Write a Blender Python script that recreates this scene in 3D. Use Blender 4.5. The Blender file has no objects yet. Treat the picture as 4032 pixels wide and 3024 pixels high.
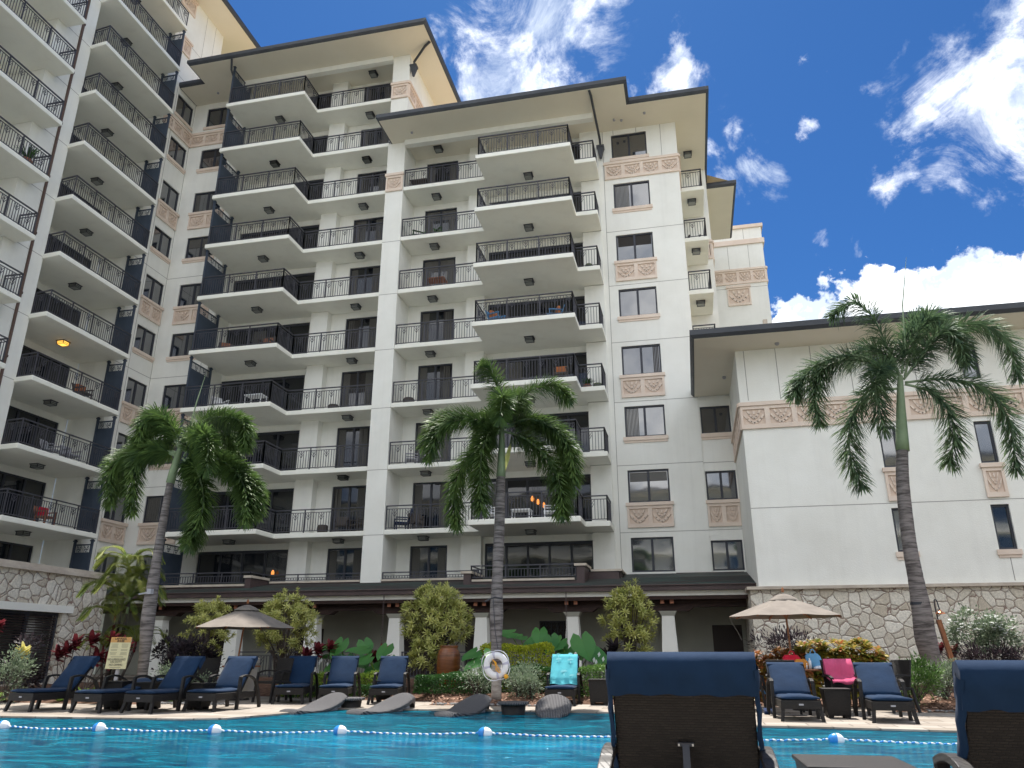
import bpy, bmesh, math, random
from mathutils import Vector, Matrix, Euler
from mathutils.geometry import tessellate_polygon
random.seed(7)
PI = math.pi
R = math.radians
sc = bpy.context.scene
col = sc.collection

# ------------------------------------------------------------------ camera, sky, sun, exposure
F_PX, YAW, PITCH, ROLL = 3025.37, 0.223484, 0.337576, 0.0012637
EYE = Vector((0, 0, 1.0))
cam_d = bpy.data.cameras.new('camera')
cam_d.sensor_width = 36
cam_d.lens = 36 * F_PX / 4032
cam_d.clip_start = 0.05
cam_d.clip_end = 5000
cam = bpy.data.objects.new('camera', cam_d)
col.objects.link(cam)
_fw = Vector((-math.sin(YAW) * math.cos(PITCH), math.cos(YAW) * math.cos(PITCH), math.sin(PITCH)))
_rt = Vector((math.cos(YAW), math.sin(YAW), 0))
_up = _rt.cross(_fw)
_r2 = math.cos(ROLL) * _rt + math.sin(ROLL) * _up
_u2 = -math.sin(ROLL) * _rt + math.cos(ROLL) * _up
m = Matrix((_r2, _u2, -_fw)).transposed().to_4x4()
m.translation = EYE
cam.matrix_world = m
sc.camera = cam


def sky_dir(px, py):
    """direction of a point of the sky (for the clouds), from a 2212-wide reading of the photograph"""
    x = px * 4032 / 2212 - 2016
    y = py * 4032 / 2212 - 1512
    return (_fw * F_PX + _r2 * x - _u2 * y).normalized()


SUN_EL, SUN_AZ = 66, -14      # azimuth measured from +Y towards +X
w = bpy.data.worlds.new('World')
sc.world = w
w.use_nodes = True
nt = w.node_tree
for n in list(nt.nodes):
    nt.nodes.remove(n)
N, L = nt.nodes.new, nt.links.new
out = N('ShaderNodeOutputWorld')
bg = N('ShaderNodeBackground')
bg.inputs['Strength'].default_value = 0.13
sky = N('ShaderNodeTexSky')
sky.sky_type = 'NISHITA'
sky.sun_disc = False
sky.sun_elevation = R(SUN_EL)
sky.sun_rotation = R(SUN_AZ)
sky.altitude = 0
sky.air_density = 1.0
sky.dust_density = 0.3
sky.ozone_density = 2.0
hs = N('ShaderNodeMix'); hs.data_type = 'RGBA'; hs.blend_type = 'MULTIPLY'; hs.inputs[0].default_value = 1
hs.inputs['B'].default_value = (0.075, 0.165, 0.275, 1)
L(sky.outputs[0], hs.inputs['A'])
tc = N('ShaderNodeTexCoord')


def nmath(op, a, b=None, c=None):
    n = N('ShaderNodeMath'); n.operation = op
    for i, v in enumerate((a, b, c)):
        if v is None:
            continue
        if isinstance(v, (int, float)):
            n.inputs[i].default_value = v
        else:
            L(v, n.inputs[i])
    return n.outputs[0]


def maprange(v, a, b, c=0, d=1):
    n = N('ShaderNodeMapRange'); n.interpolation_type = 'SMOOTHSTEP'
    L(v, n.inputs[0])
    for i, x in enumerate((a, b, c, d)):
        n.inputs[i + 1].default_value = x
    return n.outputs[0]


# warp the direction a little so that the cloud edges are ragged
wn = N('ShaderNodeTexNoise'); wn.inputs['Scale'].default_value = 11; wn.inputs['Detail'].default_value = 8; wn.inputs['Roughness'].default_value = .6
L(tc.outputs['Generated'], wn.inputs['Vector'])
ws = N('ShaderNodeVectorMath'); ws.operation = 'MULTIPLY_ADD'
L(wn.outputs['Color'], ws.inputs[0]); ws.inputs[1].default_value = (.17, .17, .17); ws.inputs[2].default_value = (-.085, -.085, -.085)
wa = N('ShaderNodeVectorMath'); wa.operation = 'ADD'
L(tc.outputs['Generated'], wa.inputs[0]); L(ws.outputs[0], wa.inputs[1])


def blobs(lst):
    acc = None
    for px, py, r, k in lst:
        d = sky_dir(px, py)
        v = N('ShaderNodeVectorMath'); v.operation = 'DISTANCE'
        L(wa.outputs[0], v.inputs[0]); v.inputs[1].default_value = d
        f = maprange(v.outputs['Value'], r / 1660 * 1.75, r / 1660 * 0.1, 0, k)
        acc = f if acc is None else nmath('MAXIMUM', acc, f)
    return acc


wisps = blobs([(1120, 60, 150, 1), (1260, 20, 120, .9), (1030, 150, 100, .95), (1100, 130, 130, 1), (1015, 100, 90, .9), (1060, 190, 120, .95), (1180, 40, 130, .9), (1280, 10, 90, .6), (1130, 60, 60, .8),
               (1495, 95, 40, .8), (1480, 150, 55, .85), (1380, 158, 26, .6), (1340, 100, 30, .35),
               (1560, 300, 46, .85), (1600, 400, 58, 1), (1600, 450, 36, .8), (1500, 190, 40, .6),
               (1775, 185, 26, .85), (1750, 265, 34, .85), (1770, 210, 26, .6),
               (1900, 150, 55, .65), (1940, 220, 40, .5), (1990, 270, 55, .85), (1950, 350, 42, .6), (1890, 330, 40, .35),
               (2190, 190, 150, 1.1), (2140, 300, 95, .95), (2200, 60, 120, .8), (2060, 90, 60, .55), (2110, 60, 60, .6), (2230, 330, 90, .9), (2060, 300, 60, .6),
               (1765, 160, 22, .9), (1782, 220, 26, .85), (1742, 290, 30, .8), (1925, 110, 30, .7), (1960, 180, 30, .6), (2010, 300, 34, .8), (1765, 495, 26, .5), (1860, 510, 26, .5), (1790, 390, 26, .25)])
cumul = blobs([(1870, 615, 68, 1.1), (1960, 640, 80, 1.1), (2010, 610, 60, 1.1), (2110, 620, 85, 1.15), (2200, 630, 90, 1.15), (1760, 655, 80, 1.2), (1700, 680, 62, 1.15), (1800, 640, 70, 1.15),
               (2060, 680, 120, 1.2), (1850, 700, 110, 1.2)])
n1 = N('ShaderNodeTexNoise'); n1.inputs['Scale'].default_value = 8.5; n1.inputs['Detail'].default_value = 12; n1.inputs['Roughness'].default_value = .68
n1.inputs['Distortion'].default_value = .9
L(tc.outputs['Generated'], n1.inputs['Vector'])
n2 = N('ShaderNodeTexNoise'); n2.inputs['Scale'].default_value = 16; n2.inputs['Detail'].default_value = 9; n2.inputs['Roughness'].default_value = .55
L(tc.outputs['Generated'], n2.inputs['Vector'])
wsum = nmath('ADD', nmath('MULTIPLY', wisps, .6), nmath('MULTIPLY', n1.outputs[0], 1.7))
wm = nmath('MULTIPLY', nmath('MULTIPLY', maprange(wsum, 1.06, 1.72), .97), maprange(wisps, .02, .4))
csum = nmath('ADD', nmath('MULTIPLY', cumul, .8), nmath('MULTIPLY', n2.outputs[0], .6))
cm = maprange(csum, .72, .86)
# unseen white cloud added behind the viewer as neutral fill light
sxyz = N('ShaderNodeSeparateXYZ'); L(tc.outputs['Generated'], sxyz.inputs[0])
n4 = N('ShaderNodeTexNoise'); n4.inputs['Scale'].default_value = 3.2; n4.inputs['Detail'].default_value = 9; n4.inputs['Roughness'].default_value = .6
L(tc.outputs['Generated'], n4.inputs['Vector'])
bk = nmath('MULTIPLY', maprange(n4.outputs[0], .36, .52, .25, 1), maprange(sxyz.outputs[1], .1, -.2))
cmask = nmath('MAXIMUM', nmath('MAXIMUM', wm, cm), bk)
n3 = N('ShaderNodeTexNoise'); n3.inputs['Scale'].default_value = 14; n3.inputs['Detail'].default_value = 5
L(wa.outputs[0], n3.inputs['Vector'])
cr = N('ShaderNodeValToRGB')
cr.color_ramp.elements[0].position = .38; cr.color_ramp.elements[0].color = (2.3, 2.6, 3.1, 1)
cr.color_ramp.elements[1].position = .62; cr.color_ramp.elements[1].color = (5.6, 5.65, 5.7, 1)
L(n3.outputs[0], cr.inputs[0])
mx = N('ShaderNodeMix'); mx.data_type = 'RGBA'
L(cmask, mx.inputs[0]); L(hs.outputs['Result'], mx.inputs['A']); L(cr.outputs[0], mx.inputs['B'])
L(mx.outputs['Result'], bg.inputs['Color'])
L(bg.outputs[0], out.inputs['Surface'])

sl = bpy.data.lights.new('sun', 'SUN')
sl.energy = 2.9
sl.angle = R(.53)
sl.color = (1, .95, .88)
sun = bpy.data.objects.new('sun', sl)
col.objects.link(sun)
sd = Vector((math.sin(R(SUN_AZ)) * math.cos(R(SUN_EL)), math.cos(R(SUN_AZ)) * math.cos(R(SUN_EL)), math.sin(R(SUN_EL))))
sun.rotation_euler = sd.to_track_quat('Z', 'Y').to_euler()
sun.location = (0, 20, 60)
sc.view_settings.view_transform = 'Standard'
sc.view_settings.look = 'None'
sc.view_settings.exposure = 1.6
sc.view_settings.gamma = 1
sc.view_settings.use_curve_mapping = False
sc.render.engine = 'CYCLES'
sc.cycles.max_bounces = 8
sc.cycles.transparent_max_bounces = 12

# ------------------------------------------------------------------ materials
MATS = {}


def mat(name, base=(.5, .5, .5), rough=.6, spec=.4, metal=0, fn=None):
    mt = bpy.data.materials.new(name)
    mt.use_nodes = True
    t = mt.node_tree
    b = t.nodes['Principled BSDF']
    b.inputs['Base Color'].default_value = (*base, 1)
    b.inputs['Roughness'].default_value = rough
    b.inputs['Specular IOR Level'].default_value = spec
    b.inputs['Metallic'].default_value = metal
    if fn:
        fn(t, b)
    MATS[name] = mt
    return mt


def nn(t, typ, **kw):
    n = t.nodes.new(typ)
    for k, v in kw.items():
        if k.startswith('_'):
            setattr(n, k[1:], v)
        else:
            n.inputs[k.replace('__', ' ')].default_value = v
    return n


def noise_var(c1, c2, scale=3, detail=6, bump=0, bscale=60, lo=.35, hi=.65, coord='Object', stretch=None, rough=.6):
    def fn(t, b):
        tcn = nn(t, 'ShaderNodeTexCoord')
        src = tcn.outputs[coord]
        if stretch:
            mp = nn(t, 'ShaderNodeMapping'); mp.inputs['Scale'].default_value = stretch
            t.links.new(src, mp.inputs[0]); src = mp.outputs[0]
        no = nn(t, 'ShaderNodeTexNoise', Scale=scale, Detail=detail, Roughness=rough)
        t.links.new(src, no.inputs['Vector'])
        r = nn(t, 'ShaderNodeValToRGB')
        r.color_ramp.elements[0].position = lo; r.color_ramp.elements[0].color = (*c1, 1)
        r.color_ramp.elements[1].position = hi; r.color_ramp.elements[1].color = (*c2, 1)
        t.links.new(no.outputs[0], r.inputs[0]); t.links.new(r.outputs[0], b.inputs['Base Color'])
        if bump:
            n2_ = nn(t, 'ShaderNodeTexNoise', Scale=bscale, Detail=4)
            t.links.new(src, n2_.inputs['Vector'])
            bp = nn(t, 'ShaderNodeBump', Strength=bump, Distance=.02)
            t.links.new(n2_.outputs[0], bp.inputs['Height']); t.links.new(bp.outputs[0], b.inputs['Normal'])
    return fn


def stucco_fn(t, b):
    tcn = nn(t, 'ShaderNodeTexCoord')
    no = nn(t, 'ShaderNodeTexNoise', Scale=.55, Detail=9, Roughness=.65); t.links.new(tcn.outputs['Object'], no.inputs['Vector'])
    mp = nn(t, 'ShaderNodeMapping'); mp.inputs['Scale'].default_value = (2.6, 2.6, .16); t.links.new(tcn.outputs['Object'], mp.inputs[0])
    st = nn(t, 'ShaderNodeTexNoise', Scale=1, Detail=6, Roughness=.6); t.links.new(mp.outputs[0], st.inputs['Vector'])
    r = nn(t, 'ShaderNodeValToRGB')
    r.color_ramp.elements[0].position = .3; r.color_ramp.elements[0].color = (.80, .79, .73, 1)
    r.color_ramp.elements[1].position = .65; r.color_ramp.elements[1].color = (.88, .875, .82, 1)
    t.links.new(no.outputs[0], r.inputs[0])
    rr = nn(t, 'ShaderNodeMapRange'); rr.inputs[1].default_value = .28; rr.inputs[2].default_value = .5; rr.inputs[3].default_value = .95; rr.inputs[4].default_value = 1
    t.links.new(st.outputs[0], rr.inputs[0])
    mu = nn(t, 'ShaderNodeMix'); mu.data_type = 'RGBA'; mu.blend_type = 'MULTIPLY'; mu.inputs[0].default_value = 1
    t.links.new(r.outputs[0], mu.inputs['A']); t.links.new(rr.outputs[0], mu.inputs['B']); t.links.new(mu.outputs['Result'], b.inputs['Base Color'])
    n2_ = nn(t, 'ShaderNodeTexNoise', Scale=38, Detail=4); t.links.new(tcn.outputs['Object'], n2_.inputs['Vector'])
    bp = nn(t, 'ShaderNodeBump', Strength=.35, Distance=.02)
    t.links.new(n2_.outputs[0], bp.inputs['Height']); t.links.new(bp.outputs[0], b.inputs['Normal'])


mat('stucco', rough=.85, spec=.2, fn=stucco_fn)
mat('soffit', rough=.9, spec=.15, fn=noise_var((.76, .71, .60), (.80, .75, .64), .5, 6, .15, 50))
mat('slab_white', rough=.7, spec=.3, fn=noise_var((.82, .805, .73), (.88, .87, .79), 1.5, 8, .1, 50, .25, .5))
mat('joint', (.34, .32, .30), .9)
mat('trim', rough=.85, spec=.2, fn=noise_var((.73, .60, .50), (.79, .67, .57), 1.2, 8, .2, 60))
mat('trim_shaded', rough=.9, spec=.1, fn=noise_var((.66, .53, .43), (.72, .59, .49), 1.5, 6, .2, 60))  # trim darkened to put recess shade into the sunken panel backs
mat('cap_stone', rough=.85, spec=.2, fn=noise_var((.48, .41, .34), (.62, .55, .46), 2.2, 9, .3, 60))
mat('frame_metal', (.035, .038, .05), .45, .4)
mat('rail_metal', (.055, .055, .068), .5, .4)
mat('screen_metal', rough=.55, spec=.35, fn=noise_var((.04, .055, .08), (.05, .066, .095), 2, 4))
mat('gutter_metal', rough=.5, spec=.4, fn=noise_var((.045, .05, .06), (.06, .065, .075), 1.5, 5))
mat('brown_metal', rough=.5, spec=.4, fn=noise_var((.065, .045, .045), (.09, .06, .058), 1.5, 5))
mat('downpipe_brown', (.10, .06, .045), .5)
mat('timber_dark', rough=.6, spec=.3, fn=noise_var((.028, .015, .012), (.05, .025, .019), 3, 6, .2, 30, stretch=(1, 6, 6)))
mat('timber_end', (.40, .16, .09), .6)
mat('arcade_wall', rough=.85, spec=.2, fn=noise_var((.36, .36, .31), (.41, .41, .35), .7, 6, .2, 40))
mat('door_dark', (.03, .018, .016), .5)
mat('curtain', (.12, .115, .105), .9)
mat('curtain_dark', (.05, .045, .042), .9)


def glass_fn(t, b):
    b.inputs['Coat Weight'].default_value = .6
    b.inputs['Coat Roughness'].default_value = .02
    tcn = nn(t, 'ShaderNodeTexCoord')
    no = nn(t, 'ShaderNodeTexNoise', Scale=.6, Detail=2)
    t.links.new(tcn.outputs['Object'], no.inputs['Vector'])
    bp = nn(t, 'ShaderNodeBump', Strength=.08, Distance=.1)
    t.links.new(no.outputs[0], bp.inputs['Height'])
    t.links.new(bp.outputs[0], b.inputs['Coat Normal']); t.links.new(bp.outputs[0], b.inputs['Normal'])


mat('glass', (.012, .017, .028), .05, .9, fn=glass_fn)
MATS['glass'].node_tree.nodes['Principled BSDF'].inputs['IOR'].default_value = 1.95
mat('glass_door', (.008, .010, .014), .06, .5, fn=glass_fn)


def roof_fn(t, b):
    tcn = nn(t, 'ShaderNodeTexCoord')
    no = nn(t, 'ShaderNodeTexNoise', Scale=.35, Detail=7, Roughness=.6)
    mp = nn(t, 'ShaderNodeMapping'); mp.inputs['Scale'].default_value = (1, 4, 4)
    t.links.new(tcn.outputs['Object'], mp.inputs[0]); t.links.new(mp.outputs[0], no.inputs['Vector'])
    r = nn(t, 'ShaderNodeValToRGB')
    r.color_ramp.elements[0].position = .4; r.color_ramp.elements[0].color = (.065, .055, .052, 1)
    r.color_ramp.elements[1].position = .68; r.color_ramp.elements[1].color = (.055, .09, .08, 1)
    t.links.new(no.outputs[0], r.inputs[0])
    t.links.new(r.outputs[0], b.inputs['Base Color'])
    wv = nn(t, 'ShaderNodeTexWave', Scale=1.6, Distortion=.15, Detail=1)
    wv.wave_type = 'BANDS'; wv.bands_direction = 'Y'; wv.wave_profile = 'SAW'
    t.links.new(tcn.outputs['Object'], wv.inputs['Vector'])
    bp = nn(t, 'ShaderNodeBump', Strength=.6, Distance=.04)
    t.links.new(wv.outputs[0], bp.inputs['Height']); t.links.new(bp.outputs[0], b.inputs['Normal'])


mat('roof_tiles', rough=.7, fn=roof_fn)


def stone_fn(t, b):
    tcn = nn(t, 'ShaderNodeTexCoord')
    wn_ = nn(t, 'ShaderNodeTexNoise', Scale=2.2, Detail=5)
    t.links.new(tcn.outputs['Object'], wn_.inputs['Vector'])
    ma = nn(t, 'ShaderNodeVectorMath'); ma.operation = 'MULTIPLY_ADD'
    t.links.new(wn_.outputs['Color'], ma.inputs[0]); ma.inputs[1].default_value = (.22, .22, .22)
    t.links.new(tcn.outputs['Object'], ma.inputs[2])
    ve = nn(t, 'ShaderNodeTexVoronoi', Scale=3.0, Randomness=.95); ve.feature = 'DISTANCE_TO_EDGE'
    vc = nn(t, 'ShaderNodeTexVoronoi', Scale=3.0, Randomness=.95)
    for v in (ve, vc):
        t.links.new(ma.outputs[0], v.inputs['Vector'])
    sp = nn(t, 'ShaderNodeSeparateColor'); t.links.new(vc.outputs['Color'], sp.inputs[0])
    r = nn(t, 'ShaderNodeValToRGB')
    r.color_ramp.elements[0].color = (.56, .49, .39, 1); r.color_ramp.elements[1].color = (.82, .77, .67, 1)
    e = r.color_ramp.elements.new(.5); e.color = (.71, .66, .56, 1)
    t.links.new(sp.outputs[0], r.inputs[0])
    no = nn(t, 'ShaderNodeTexNoise', Scale=16, Detail=8, Roughness=.7); t.links.new(tcn.outputs['Object'], no.inputs['Vector'])
    rr = nn(t, 'ShaderNodeMapRange'); rr.inputs[1].default_value = .3; rr.inputs[2].default_value = .62; rr.inputs[3].default_value = .72; rr.inputs[4].default_value = 1.12
    t.links.new(no.outputs[0], rr.inputs[0])
    mu = nn(t, 'ShaderNodeMix'); mu.data_type = 'RGBA'; mu.blend_type = 'MULTIPLY'; mu.inputs[0].default_value = 1
    t.links.new(r.outputs[0], mu.inputs['A']); t.links.new(rr.outputs[0], mu.inputs['B'])
    g = nn(t, 'ShaderNodeMapRange'); g.inputs[1].default_value = .012; g.inputs[2].default_value = .034
    t.links.new(ve.outputs['Distance'], g.inputs[0])
    mi = nn(t, 'ShaderNodeMix'); mi.data_type = 'RGBA'; mi.inputs['A'].default_value = (.27, .19, .155, 1)
    t.links.new(g.outputs[0], mi.inputs[0]); t.links.new(mu.outputs['Result'], mi.inputs['B'])
    t.links.new(mi.outputs['Result'], b.inputs['Base Color'])
    g2 = nn(t, 'ShaderNodeMapRange'); g2.inputs[1].default_value = .0; g2.inputs[2].default_value = .1
    t.links.new(ve.outputs['Distance'], g2.inputs[0])
    ad = nn(t, 'ShaderNodeMath'); ad.operation = 'MULTIPLY_ADD'; ad.inputs[1].default_value = .5
    t.links.new(no.outputs[0], ad.inputs[0]); t.links.new(g2.outputs[0], ad.inputs[2])
    bp = nn(t, 'ShaderNodeBump', Strength=.8, Distance=.035)
    t.links.new(ad.outputs[0], bp.inputs['Height']); t.links.new(bp.outputs[0], b.inputs['Normal'])


mat('roof_top', rough=.9, spec=.1, fn=noise_var((.42, .33, .22), (.52, .42, .29), 1.5, 6))  # unseen roof tops, tan chosen to bounce warm light onto the soffits
mat('stone_veneer', rough=.9, spec=.15, fn=stone_fn)


def tile_fn(t, b):
    tcn = nn(t, 'ShaderNodeTexCoord')
    br = nn(t, 'ShaderNodeTexBrick', Scale=1, Mortar__Size=.011, Bias=0)
    br.inputs['Brick Width'].default_value = .62; br.inputs['Row Height'].default_value = .41
    br.inputs['Color1'].default_value = (.36, .32, .275, 1); br.inputs['Color2'].default_value = (.235, .195, .155, 1)
    br.inputs['Mortar'].default_value = (.13, .11, .09, 1)
    t.links.new(tcn.outputs['Object'], br.inputs['Vector'])
    no = nn(t, 'ShaderNodeTexNoise', Scale=2.2, Detail=9, Roughness=.7)
    mp = nn(t, 'ShaderNodeMapping'); mp.inputs['Scale'].default_value = (1, 3.5, 1)
    t.links.new(tcn.outputs['Object'], mp.inputs[0]); t.links.new(mp.outputs[0], no.inputs['Vector'])
    rr = nn(t, 'ShaderNodeMapRange'); rr.inputs[1].default_value = .3; rr.inputs[2].default_value = .65; rr.inputs[3].default_value = .75; rr.inputs[4].default_value = 1.12
    t.links.new(no.outputs[0], rr.inputs[0])
    mu = nn(t, 'ShaderNodeMix'); mu.data_type = 'RGBA'; mu.blend_type = 'MULTIPLY'; mu.inputs[0].default_value = 1
    t.links.new(br.outputs[0], mu.inputs['A']); t.links.new(rr.outputs[0], mu.inputs['B'])
    t.links.new(mu.outputs['Result'], b.inputs['Base Color'])
    bp = nn(t, 'ShaderNodeBump', Strength=.3, Distance=.005)
    t.links.new(no.outputs[0], bp.inputs['Height']); t.links.new(bp.outputs[0], b.inputs['Normal'])


mat('travertine', rough=.7, spec=.3, fn=tile_fn)
mat('soil', rough=.95, spec=.1, fn=noise_var((.05, .026, .016), (.17, .10, .07), 9, 9, .9, 25, .35, .65))
mat('far_ground', rough=.95, spec=.1, fn=noise_var((.08, .09, .05), (.14, .13, .09), .4, 6))
mat('rock_grey', rough=.9, fn=noise_var((.12, .12, .12), (.26, .25, .24), 8, 5, .5, 30))
mat('dry_leaf', rough=.9, fn=noise_var((.22, .11, .07), (.42, .27, .19), 8, 5, .3, 30))


def wicker_fn(c1, c2, sx=1.0):
    def fn(t, b):
        tcn = nn(t, 'ShaderNodeTexCoord')
        br = nn(t, 'ShaderNodeTexBrick', Scale=1 / sx, Mortar__Size=.0028, Mortar__Smooth=.6)
        br.inputs['Brick Width'].default_value = .032; br.inputs['Row Height'].default_value = .0125
        br.inputs['Color1'].default_value = (*c1, 1); br.inputs['Color2'].default_value = (*c2, 1); br.inputs['Mortar'].default_value = (.008, .007, .007, 1)
        # the weave lies in (x+y, z)
        sx_ = nn(t, 'ShaderNodeSeparateXYZ'); t.links.new(tcn.outputs['Object'], sx_.inputs[0])
        a = nn(t, 'ShaderNodeMath'); a.operation = 'MULTIPLY_ADD'; a.inputs[1].default_value = .7
        t.links.new(sx_.outputs[1], a.inputs[0]); t.links.new(sx_.outputs[0], a.inputs[2])
        a2 = nn(t, 'ShaderNodeMath'); a2.operation = 'MULTIPLY_ADD'; a2.inputs[1].default_value = .35
        t.links.new(sx_.outputs[1], a2.inputs[0]); t.links.new(sx_.outputs[2], a2.inputs[2])
        cb = nn(t, 'ShaderNodeCombineXYZ'); t.links.new(a.outputs[0], cb.inputs[0]); t.links.new(a2.outputs[0], cb.inputs[1])
        t.links.new(cb.outputs[0], br.inputs['Vector'])
        t.links.new(br.outputs[0], b.inputs['Base Color'])
        bp = nn(t, 'ShaderNodeBump', Strength=.9, Distance=.006); bp.invert = True
        t.links.new(br.outputs[1], bp.inputs['Height']); t.links.new(bp.outputs[0], b.inputs['Normal'])
    return fn


mat('wicker', rough=.5, spec=.4, fn=wicker_fn((.013, .011, .010), (.027, .022, .0195)))
def rib_fn(t, b):
    tcn = nn(t, 'ShaderNodeTexCoord')
    wv = nn(t, 'ShaderNodeTexWave', Scale=11, Distortion=.6, Detail=2); wv.bands_direction = 'X'
    w2_ = nn(t, 'ShaderNodeTexWave', Scale=26, Distortion=.4, Detail=1); w2_.bands_direction = 'Y'
    t.links.new(tcn.outputs['Object'], wv.inputs['Vector']); t.links.new(tcn.outputs['Object'], w2_.inputs['Vector'])
    r = nn(t, 'ShaderNodeValToRGB'); r.color_ramp.elements[0].color = (.025, .025, .027, 1); r.color_ramp.elements[1].color = (.17, .165, .172, 1)
    t.links.new(wv.outputs[0], r.inputs[0]); t.links.new(r.outputs[0], b.inputs['Base Color'])
    ad = nn(t, 'ShaderNodeMath'); ad.operation = 'MULTIPLY_ADD'; ad.inputs[1].default_value = .35; t.links.new(w2_.outputs[0], ad.inputs[0]); t.links.new(wv.outputs[0], ad.inputs[2])
    bp = nn(t, 'ShaderNodeBump', Strength=.9, Distance=.012); t.links.new(ad.outputs[0], bp.inputs['Height']); t.links.new(bp.outputs[0], b.inputs['Normal'])


mat('wicker_grey', rough=.65, spec=.3, fn=rib_fn)


def fabric_fn(c):
    def fn(t, b):
        b.inputs['Sheen Weight'].default_value = .05
        tcn = nn(t, 'ShaderNodeTexCoord')
        no = nn(t, 'ShaderNodeTexNoise', Scale=4, Detail=5); t.links.new(tcn.outputs['Object'], no.inputs['Vector'])
        rr = nn(t, 'ShaderNodeMapRange'); rr.inputs[1].default_value = .3; rr.inputs[2].default_value = .7; rr.inputs[3].default_value = .82; rr.inputs[4].default_value = 1.1
        t.links.new(no.outputs[0], rr.inputs[0])
        mu = nn(t, 'ShaderNodeMix'); mu.data_type = 'RGBA'; mu.blend_type = 'MULTIPLY'; mu.inputs[0].default_value = 1
        mu.inputs['A'].default_value = (*c, 1); t.links.new(rr.outputs[0], mu.inputs['B'])
        t.links.new(mu.outputs['Result'], b.inputs['Base Color'])
        n2_ = nn(t, 'ShaderNodeTexNoise', Scale=7, Detail=3); t.links.new(tcn.outputs['Object'], n2_.inputs['Vector'])
        n3_ = nn(t, 'ShaderNodeTexNoise', Scale=260, Detail=2); t.links.new(tcn.outputs['Object'], n3_.inputs['Vector'])
        ad = nn(t, 'ShaderNodeMath'); ad.operation = 'MULTIPLY_ADD'; ad.inputs[1].default_value = .06
        t.links.new(n3_.outputs[0], ad.inputs[0]); t.links.new(n2_.outputs[0], ad.inputs[2])
        bp = nn(t, 'ShaderNodeBump', Strength=.35, Distance=.02)
        t.links.new(ad.outputs[0], bp.inputs['Height']); t.links.new(bp.outputs[0], b.inputs['Normal'])
    return fn


for nm, cc in (('navy', (.0085, .026, .063)), ('taupe', (.215, .188, .163)), ('turquoise', (.09, .42, .49)), ('turquoise_print', (.22, .58, .64)), ('pink', (.50, .08, .17)), ('cushion_orange', (.45, .16, .06)),
               ('cushion_blue', (.10, .25, .45)), ('bag_red', (.62, .02, .05)), ('bag_orange', (.6, .25, .05)), ('bag_blue', (.16, .38, .62)),
               ('cloth_white', (.7, .72, .78)), ('navy_dark', (.015, .03, .08))):
    mat(nm, rough=.9, spec=.15, fn=fabric_fn(cc))
mat('teak', rough=.5, spec=.3, fn=noise_var((.22, .085, .035), (.36, .15, .07), 4, 6, .2, 40, stretch=(6, 6, 1)))
mat('white_plastic', (.78, .78, .80), .35, .5)
mat('grey_plastic', (.35, .35, .38), .5)
mat('band_lilac', (.50, .49, .60), .6)
mat('blue_plastic', (.02, .22, .60), .3, .5)
mat('yellow_plastic', (.75, .36, .02), .4)
mat('steel', (.55, .55, .55), .3, .5, 1)
mat('copper', (.75, .30, .16), .3, .5, 1)
mat('sign_cream', (.62, .58, .36), .6)
mat('sign_head', (.55, .30, .10), .6)
mat('ink', (.04, .035, .03), .7)
mat('ink_soft', (.16, .15, .12), .7)
mat('terracotta_glaze', rough=.25, spec=.6, fn=noise_var((.13, .042, .012), (.27, .085, .022), 2, 7, .25, 14, stretch=(1, 1, 9)))
mat('clay', rough=.8, fn=noise_var((.22, .09, .05), (.34, .15, .09), 3, 5))
mat('pot_dark', (.07, .055, .045), .6)
mat('pot_green', (.10, .13, .06), .5)
mat('lamp_glass', (.30, .31, .29), .4)


def emis(name, c, s):
    mt = mat(name, c, .4)
    b = mt.node_tree.nodes['Principled BSDF']
    b.inputs['Emission Color'].default_value = (*c, 1); b.inputs['Emission Strength'].default_value = s


emis('lamp_lit', (1, .50, .08), .7)
emis('lamp_amber', (1, .35, .08), .35)


def leaf_fn(c1, c2, trans=.35, c3=None, cl=0):
    def fn(t, b):
        ge = nn(t, 'ShaderNodeNewGeometry')
        r = nn(t, 'ShaderNodeValToRGB')
        r.color_ramp.elements[0].color = (*c1, 1); r.color_ramp.elements[1].color = (*c2, 1)
        if c3:
            e = r.color_ramp.elements.new(.82); e.color = (*c3, 1)
        if cl:
            tcn = nn(t, 'ShaderNodeTexCoord'); no = nn(t, 'ShaderNodeTexNoise', Scale=cl, Detail=2); t.links.new(tcn.outputs['Object'], no.inputs['Vector'])
            mr = nn(t, 'ShaderNodeMapRange'); mr.inputs[1].default_value = .3; mr.inputs[2].default_value = .7; t.links.new(no.outputs[0], mr.inputs[0])
            av = nn(t, 'ShaderNodeMath'); av.operation = 'MULTIPLY_ADD'; av.inputs[1].default_value = .35; t.links.new(ge.outputs['Random Per Island'], av.inputs[0])
            m8 = nn(t, 'ShaderNodeMath'); m8.operation = 'MULTIPLY'; m8.inputs[1].default_value = .65; t.links.new(mr.outputs[0], m8.inputs[0]); t.links.new(m8.outputs[0], av.inputs[2]); t.links.new(av.outputs[0], r.inputs[0])
        else:
            t.links.new(ge.outputs['Random Per Island'], r.inputs[0])
        t.links.new(r.outputs[0], b.inputs['Base Color'])
        tr = nn(t, 'ShaderNodeBsdfTranslucent'); t.links.new(r.outputs[0], tr.inputs[0])
        ms = nn(t, 'ShaderNodeMixShader'); ms.inputs[0].default_value = trans
        o = t.nodes['Material Output']
        t.links.new(b.outputs[0], ms.inputs[1]); t.links.new(tr.outputs[0], ms.inputs[2]); t.links.new(ms.outputs[0], o.inputs['Surface'])
    return fn


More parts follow.
